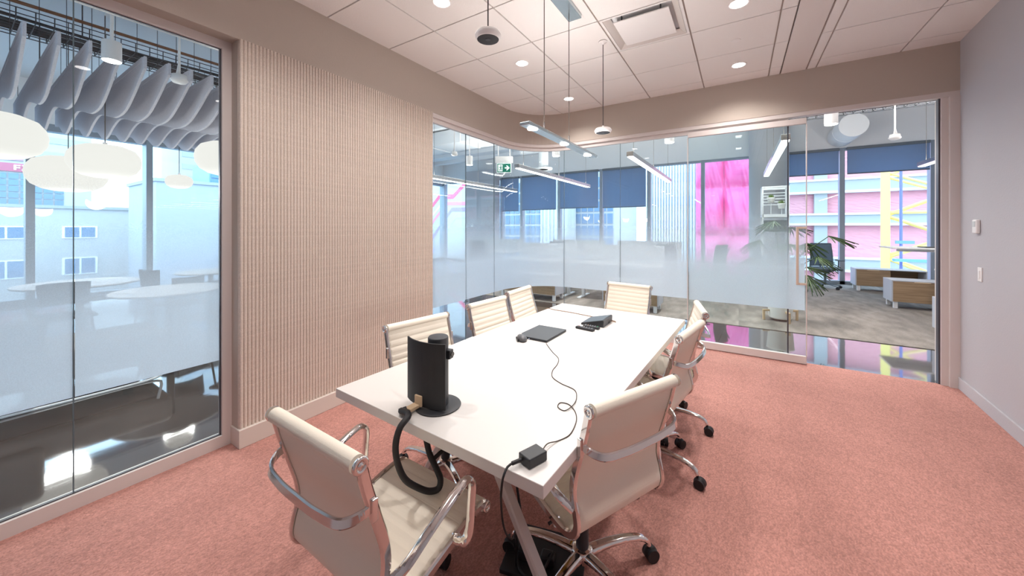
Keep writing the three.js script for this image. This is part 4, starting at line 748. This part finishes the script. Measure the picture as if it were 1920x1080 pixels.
{ // slatted planter stand
  const a = atZ(1430, 352, -8.6), b = atZ(1479, 350, -8.6), w = b.x - a.x, h0 = atZ(1450, 405, -8.6).y, h1 = a.y, dz = 0.5, t = thing('planter_stand', 'white slatted planter stand with dark planter box behind the sliding door', 'shelf', [a.x, 0.006, -8.6]);
  const m = M.whiteMetal, r = 0.025;
  for (const x of [0, w]) for (const z of [0, -dz]) part('post', box(r, h1, r, x, h1 / 2, z), m, t);
  for (let i = 0; i < 6; i++) part('roof_slat', box(w + r, 0.012, 0.03, w / 2, h1, -i * dz / 5), m, t);
  for (const z of [0, -dz]) { part('rail', box(w, r, r, w / 2, h1, z), m, t); part('rail', box(w, 0.06, r, w / 2, h0, z), m, t); }
  for (let i = 1; i < 6; i++) part('back_slat', box(w, 0.02, 0.012, w / 2, h1 - 0.02 - i * 0.06, -dz), m, t);
  for (const x of [0, w]) { part('rail', box(r, r, dz, x, h1, -dz / 2), m, t); part('rail', box(r, 0.05, dz, x, h0, -dz / 2), m, t); for (let i = 1; i < 5; i++) part('side_slat', box(0.012, h1 - h0, 0.025, x, (h0 + h1) / 2, -i * dz / 5), m, t); }
  part('shelf', box(w, 0.02, dz, w / 2, h0 - 0.01, -dz / 2), m, t);
  part('planter_box', rbox(w - 0.04, 0.22, dz - 0.06, 0.01, w / 2, h0 - 0.2, -dz / 2, 1), std(0x39443c), t);
  const pots = [[0.14, 0.26, -0.12], [0.31, 0.14, -0.12]];
  pots.forEach(([x, dy, z], i) => {
    const p = thing('potted_grass', i ? 'green grass in a white pot on the lower peg of the slatted stand' : 'green grass in a white pot on the taller peg of the slatted stand', 'plant', [a.x + x, h0 + 0.006, -8.6 + z]);
    part('peg', cyl(0.006, 0.006, dy, 0, dy / 2, 0, 8), m, p);
    part('pot', lathe([[0, 0], [0.052, 0], [0.06, 0.07], [0.07, 0.072], [0.07, 0.1], [0.062, 0.1], [0.06, 0.085], [0, 0.085]], 24).translate(0, dy, 0), M.pot, p);
    const bl = []; for (let k = 0; k < 60; k++) { const an = rnd() * 6.28, rr = rnd() * 0.05, g = new THREE.ConeGeometry(0.004, 0.07 + rnd() * 0.04, 3); g.translate(0, 0.04, 0).rotateZ((rnd() - 0.5) * 1.3).rotateY(an).translate(rr * Math.cos(an), dy + 0.09, rr * Math.sin(an)); bl.push(g); }
    part('grass_tuft', bl, M.grassGreen, p).userData.kind = 'stuff';
  });
}

// ================================================================ OUTDOORS
struct('ground', span(-140, 90, -9.2, -9, -140, 60), std(0x9aa0a6, { roughness: 1 }), 'grey street level far below the windows', 'ground');
const facadeWhite = std(0xb9b7b6, { roughness: 0.9 }), facadeGlass = phys(0x6a86a2, { roughness: 0.15 }), facadeBlue = std(0xa9adb6, { roughness: 0.8 }), concreteLight = std(0xa3a6a8, { roughness: 0.9 });
function building(name, label, x0, x1, y1, z0, z1, mat) { const t = thing(name, label, 'building'); part('wall', span(x0, x1, -9, y1, z0, z1), mat, t); return t; }
const unit = new THREE.BoxGeometry(1, 1, 1);
function pieceBox(name, mat, parent, x0, x1, y0, y1, z0, z1) { const m = part(name, unit, mat, parent); m.scale.set(x1 - x0, y1 - y0, z1 - z0); m.position.set((x0 + x1) / 2, (y0 + y1) / 2, (z0 + z1) / 2); return m; }
{ // white building seen from the lounge
  const t = building('low_building', 'white rendered building with small window pairs across the street', -52, -40, 2.8, -12.5, 16, facadeWhite);
  pieceBox('parapet', concreteLight, t, -52.1, -39.85, 2.8, 3.0, -12.6, 16);
  for (const [z0, z1] of [[-6.1, -4.6], [-3.0, -1.5], [0.3, 1.8], [-9.4, -7.9]]) for (const [y0, y1] of [[0.78, 1.49], [-1.8, -0.73], [-4.4, -3.3]]) { const f = pieceBox('window_frame', std(0xf4f6f8), t, -40, -39.93, y0 - 0.07, y1 + 0.07, z0 - 0.07, z1 + 0.07); for (const k of [0, 1]) pieceBox('window_pane', facadeGlass, t, -39.95, -39.91, y0, y1, z0 + k * (z1 - z0) / 2 + 0.05, z0 + (k + 1) * (z1 - z0) / 2 - 0.05); }
  const b = building('blank_building', 'blank pale wall of a neighbouring building beyond the lounge', -36, -30, 4.3, -24, -7, facadeBlue); pieceBox('parapet', concreteLight, b, -36.05, -29.9, 4.3, 4.5, -24.05, -6.9);
  const rows = 8, cols = 13, g = building('glass_building', 'glass grid building with a red sign band beyond the white building', -70, -60, 8.3, -7.0, 3, facadeWhite);
  for (let i = 0; i < cols; i++) for (let j = 0; j < rows; j++) pieceBox('window_pane', facadeGlass, g, -60, -59.9, 1.9 + j * 0.62, 2.44 + j * 0.62, -6.9 + i * 0.7, -6.32 + i * 0.7);
  pieceBox('sign_band', std(0xb5697a, { roughness: 0.7 }), g, -60, -59.8, 6.95, 7.75, -7, 3); pieceBox('top_band', std(0xb08a98), g, -60, -59.85, 8.05, 8.3, -7, 3);
  const font = await new FontLoader().loadAsync('fonts/droid/droid_sans_bold.typeface.json');
  const text = new TextGeometry('FIDO', { font, size: 0.5, depth: 0.06, curveSegments: 4 }); text.computeBoundingBox(); text.scale(1.35, 1, 1).rotateY(Math.PI / 2);
  const L = atX(23, 320, -59.8), s = part('sign_letters', text, std(0xffffff), g); s.position.set(-59.79, 7.1, L.z); s.userData.label = 'white sign lettering';
  const tower = (label, x, y1, z0, z1, n, step) => { const w = building('tower', label, x - 12, x, y1, z0, z1, facadeWhite); for (let k = 0; k < n; k++) pieceBox('window_band', facadeBlue, w, x, x + 0.1, y1 - (k + 1) * step, y1 - (k + 1) * step + step * 0.42, z0 + 0.4, z1 - 0.4); };
  tower('pale tower with window bands behind the red sign band', -95, 32, -14, -7.5, 9, 2.4); tower('pale tower with window bands between the lounge window posts', -100, 40, -38, -27, 12, 2.6); tower('pale tower with wide window bands above the blank wall', -80, 24, -36, -29, 8, 2.2);
  const k = building('cooling_unit', 'blue rooftop cooling unit on the blank building', -34, -31, 5.9, -12.2, -9.9, std(0x7c9fbe)); k.children[0].geometry = span(-34, -31, 4.5, 5.9, -12.2, -9.9); for (let i = 0; i < 4; i++) pieceBox('louvre', std(0x5f86a8), k, -31, -30.9, 4.6 + i * 0.33, 4.82 + i * 0.33, -12.1, -10.0);
}
{ // building wrapped in pink tarpaulin
  const t = building('wrapped_building', 'concrete building under construction wrapped in pink tarpaulin', -2.4, 16, 13, -34, -26.4, std(0xcfa9b4));
  for (const [y0, y1] of [[-3.3, -2.7], [-0.78, -0.22], [1.70, 2.14], [3.45, 4.0], [6.2, 6.8], [8.6, 9.2]]) { pieceBox('floor_beam', concreteLight, t, 0.75, 16, y0, y1, -26.4, -25.7); pieceBox('beam_edge', std(0xdfe6ea), t, 0.75, 16, y0 - 0.12, y0, -26.4, -25.62); pieceBox('beam_edge', std(0xdfe6ea), t, 0.75, 16, y1, y1 + 0.1, -26.4, -25.62); }
  for (const x of [3.55, 8.6]) pieceBox('column', concreteLight, t, x, x + 0.55, -9, 13, -26.4, -25.8);
  const sheet = (x0, x1, y0, y1, cols, rows, depth, mat, z, seedn) => {
    const nx = 60, ny = 60, P = [], I = [];
    for (let j = 0; j <= ny; j++) for (let i = 0; i <= nx; i++) { const u = i / nx, v = j / ny, a = u * cols, b = v * rows, p = Math.pow(Math.abs(Math.sin(a * Math.PI) * Math.sin(b * Math.PI)), 0.55), k = 0.25 * vnoise(u * 30 + v * 24 + seedn, v * 9 - u * 7 + 40, 97) + 0.16 * vnoise(u * 9 - v * 40 + 50, v * 8 + seedn, 97); P.push(x0 + u * (x1 - x0), y0 + v * (y1 - y0), z + depth * (p + k)); if (i && j) { const c = j * (nx + 1) + i, d = c - nx - 1; I.push(d - 1, d, c - 1, d, c, c - 1); } }
    const g = new THREE.BufferGeometry(); g.setAttribute('position', new THREE.Float32BufferAttribute(P, 3)); g.setIndex(I); g.computeVertexNormals(); return part('tarpaulin', g, mat, t);
  };
  const hot = std(0xf0649c, { roughness: 0.45, side: THREE.DoubleSide }), pale = std(0xd6939c, { roughness: 0.6, side: THREE.DoubleSide });  // pale: same pink tarpaulin, washed-out daylight put into its colour
  sheet(-2.35, 0.8, -5, 7, 2, 4, 0.7, hot, -26.2, 3).userData.label = 'hot pink billowing tarpaulin';
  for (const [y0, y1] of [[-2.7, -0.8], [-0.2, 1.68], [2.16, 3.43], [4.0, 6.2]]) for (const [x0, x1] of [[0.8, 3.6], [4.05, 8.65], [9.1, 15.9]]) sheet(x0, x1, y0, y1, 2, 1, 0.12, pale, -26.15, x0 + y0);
}
{ // yellow crane mast
  const z = -20, p = atZ(1660, 400, z), t = thing('crane_mast', 'yellow lattice crane mast before the pink wrapped building', 'crane', [p.x, 0, z], -0.241), y = std(0xf2d67c, { roughness: 0.6 }), W = 1.75;
  for (const [x, dz] of [[0, 0], [W, 0], [0, -W], [W, -W]]) part('leg', rbox(x ? 0.2 : 0.27, 24, 0.24, 0.02, x, 3, dz, 1), y, t);
  for (let k = -5; k < 7; k++) { const y0 = 1.95 + k * 1.7; for (const dz of [0, -W]) { part('brace', rod(V(0, y0, dz), V(W, y0 + 0.85, dz), 0.05, 8), y, t); part('brace', rod(V(W, y0 + 0.85, dz), V(0, y0 + 1.7, dz), 0.05, 8), y, t); } if (k % 2 === 0) part('cross_member', rod(V(0, y0 + 0.1, 0), V(W, y0 + 0.1, 0), 0.06, 8), y, t); }
  const hose = thing('hoist_pipe', 'thin blue-violet pipe hanging beside the crane mast', 'pipe', [p.x + 0.33, 0, z + 0.4]); part('pipe', rod(V(0, -9, 0), V(0, 14, 0), 0.045, 8), std(0x6a6fa8), hose); part('clamp', box(0.5, 0.12, 0.12, 0.1, 0.9, 0), std(0x6f93b8), hose);
  const deckp = single('scaffold_plank', span(p.x + 0.05, p.x + W + 0.6, 0.18, 0.28, z + 0.55, z + 0.85), std(0x6f9ccf), 'blue scaffold plank hung across the crane mast', 'plank');
}
{ // buildings beyond the curved glass
  const t = building('striped_tower', 'white tower with vertical fins beyond the unshaded window', -12.5, -3.6, 34, -75, -60, facadeWhite);
  for (let i = 0; i < 22; i++) pieceBox('fin', std(0xf3f5f7), t, -12.5 + i * 0.4, -12.36 + i * 0.4, -9, 34, -60, -59.6);
  for (let j = 0; j < 10; j++) pieceBox('window_band', facadeBlue, t, -12.4, -3.7, -6 + j * 3.6, -4.6 + j * 3.6, -60, -59.93);
  const g = building('office_block', 'office block with a grid of blue panes below the roller shades', -40, -13.5, 9, -58, -46, facadeWhite);
  for (let i = 0; i < 30; i++) for (let j = 0; j < 9; j++) pieceBox('window_pane', facadeGlass, g, -39.6 + i * 0.87, -38.9 + i * 0.87, -6 + j * 1.6, -4.7 + j * 1.6, -46, -45.9);
  const s = building('bright_block', 'bright white corner block below the roller shades', -21, -18.5, 12, -45.5, -40, facadeWhite); for (let i = 0; i < 5; i++) pieceBox('fin', std(0xd7e2ec), s, -20.9 + i * 0.5, -20.75 + i * 0.5, -9, 12, -40, -39.9);
  // painted gable with zigzag bands
  const c = atD(838, 392, 30), m = thing('mural_wall', 'white gable wall painted with pink and violet zigzag bands', 'building', c.toArray(), YAW - 0.18), k = 30 / 675 / 7.2 ;
  part('gable', box(7, 16, 0.4, 0, -1.5, -0.22), facadeWhite, m);
  const band = (pts, w, col) => { const q = pts.map(([x, y]) => V((x - 272) * k, (446 - y) * k, 0)), up = [], dn = []; for (const p of q) { up.push(new THREE.Vector2(p.x, p.y + w * k * 1.4)); dn.push(new THREE.Vector2(p.x, p.y - w * k)); } part('painted_band', new THREE.ExtrudeGeometry(new THREE.Shape([...up, ...dn.reverse()]), { depth: 0.02, bevelEnabled: false }).translate(0, 0, -0.02), std(col, { roughness: 0.9 }), m); };
  band([[-160, 690], [20, 460], [160, 285], [360, 285], [600, 40], [720, 40]], 26, 0xe0607c); band([[-160, 960], [120, 560], [270, 378], [560, 378], [700, 240]], 20, 0xd884b4);
  band([[-100, 1080], [150, 720], [340, 458], [640, 458], [760, 340]], 22, 0x9a86c4); band([[40, 1080], [220, 800], [400, 540], [700, 540]], 26, 0xb8b4e0); band([[-160, 820], [40, 560], [200, 375], [260, 372]], 14, 0xe9b4cc);
}

// ---------------------------------------------------------------- shadows on, hand over
scene.traverse((o) => { if (o.isMesh) { o.castShadow = true; o.receiveShadow = true; } });
renderer.render(scene, camera);
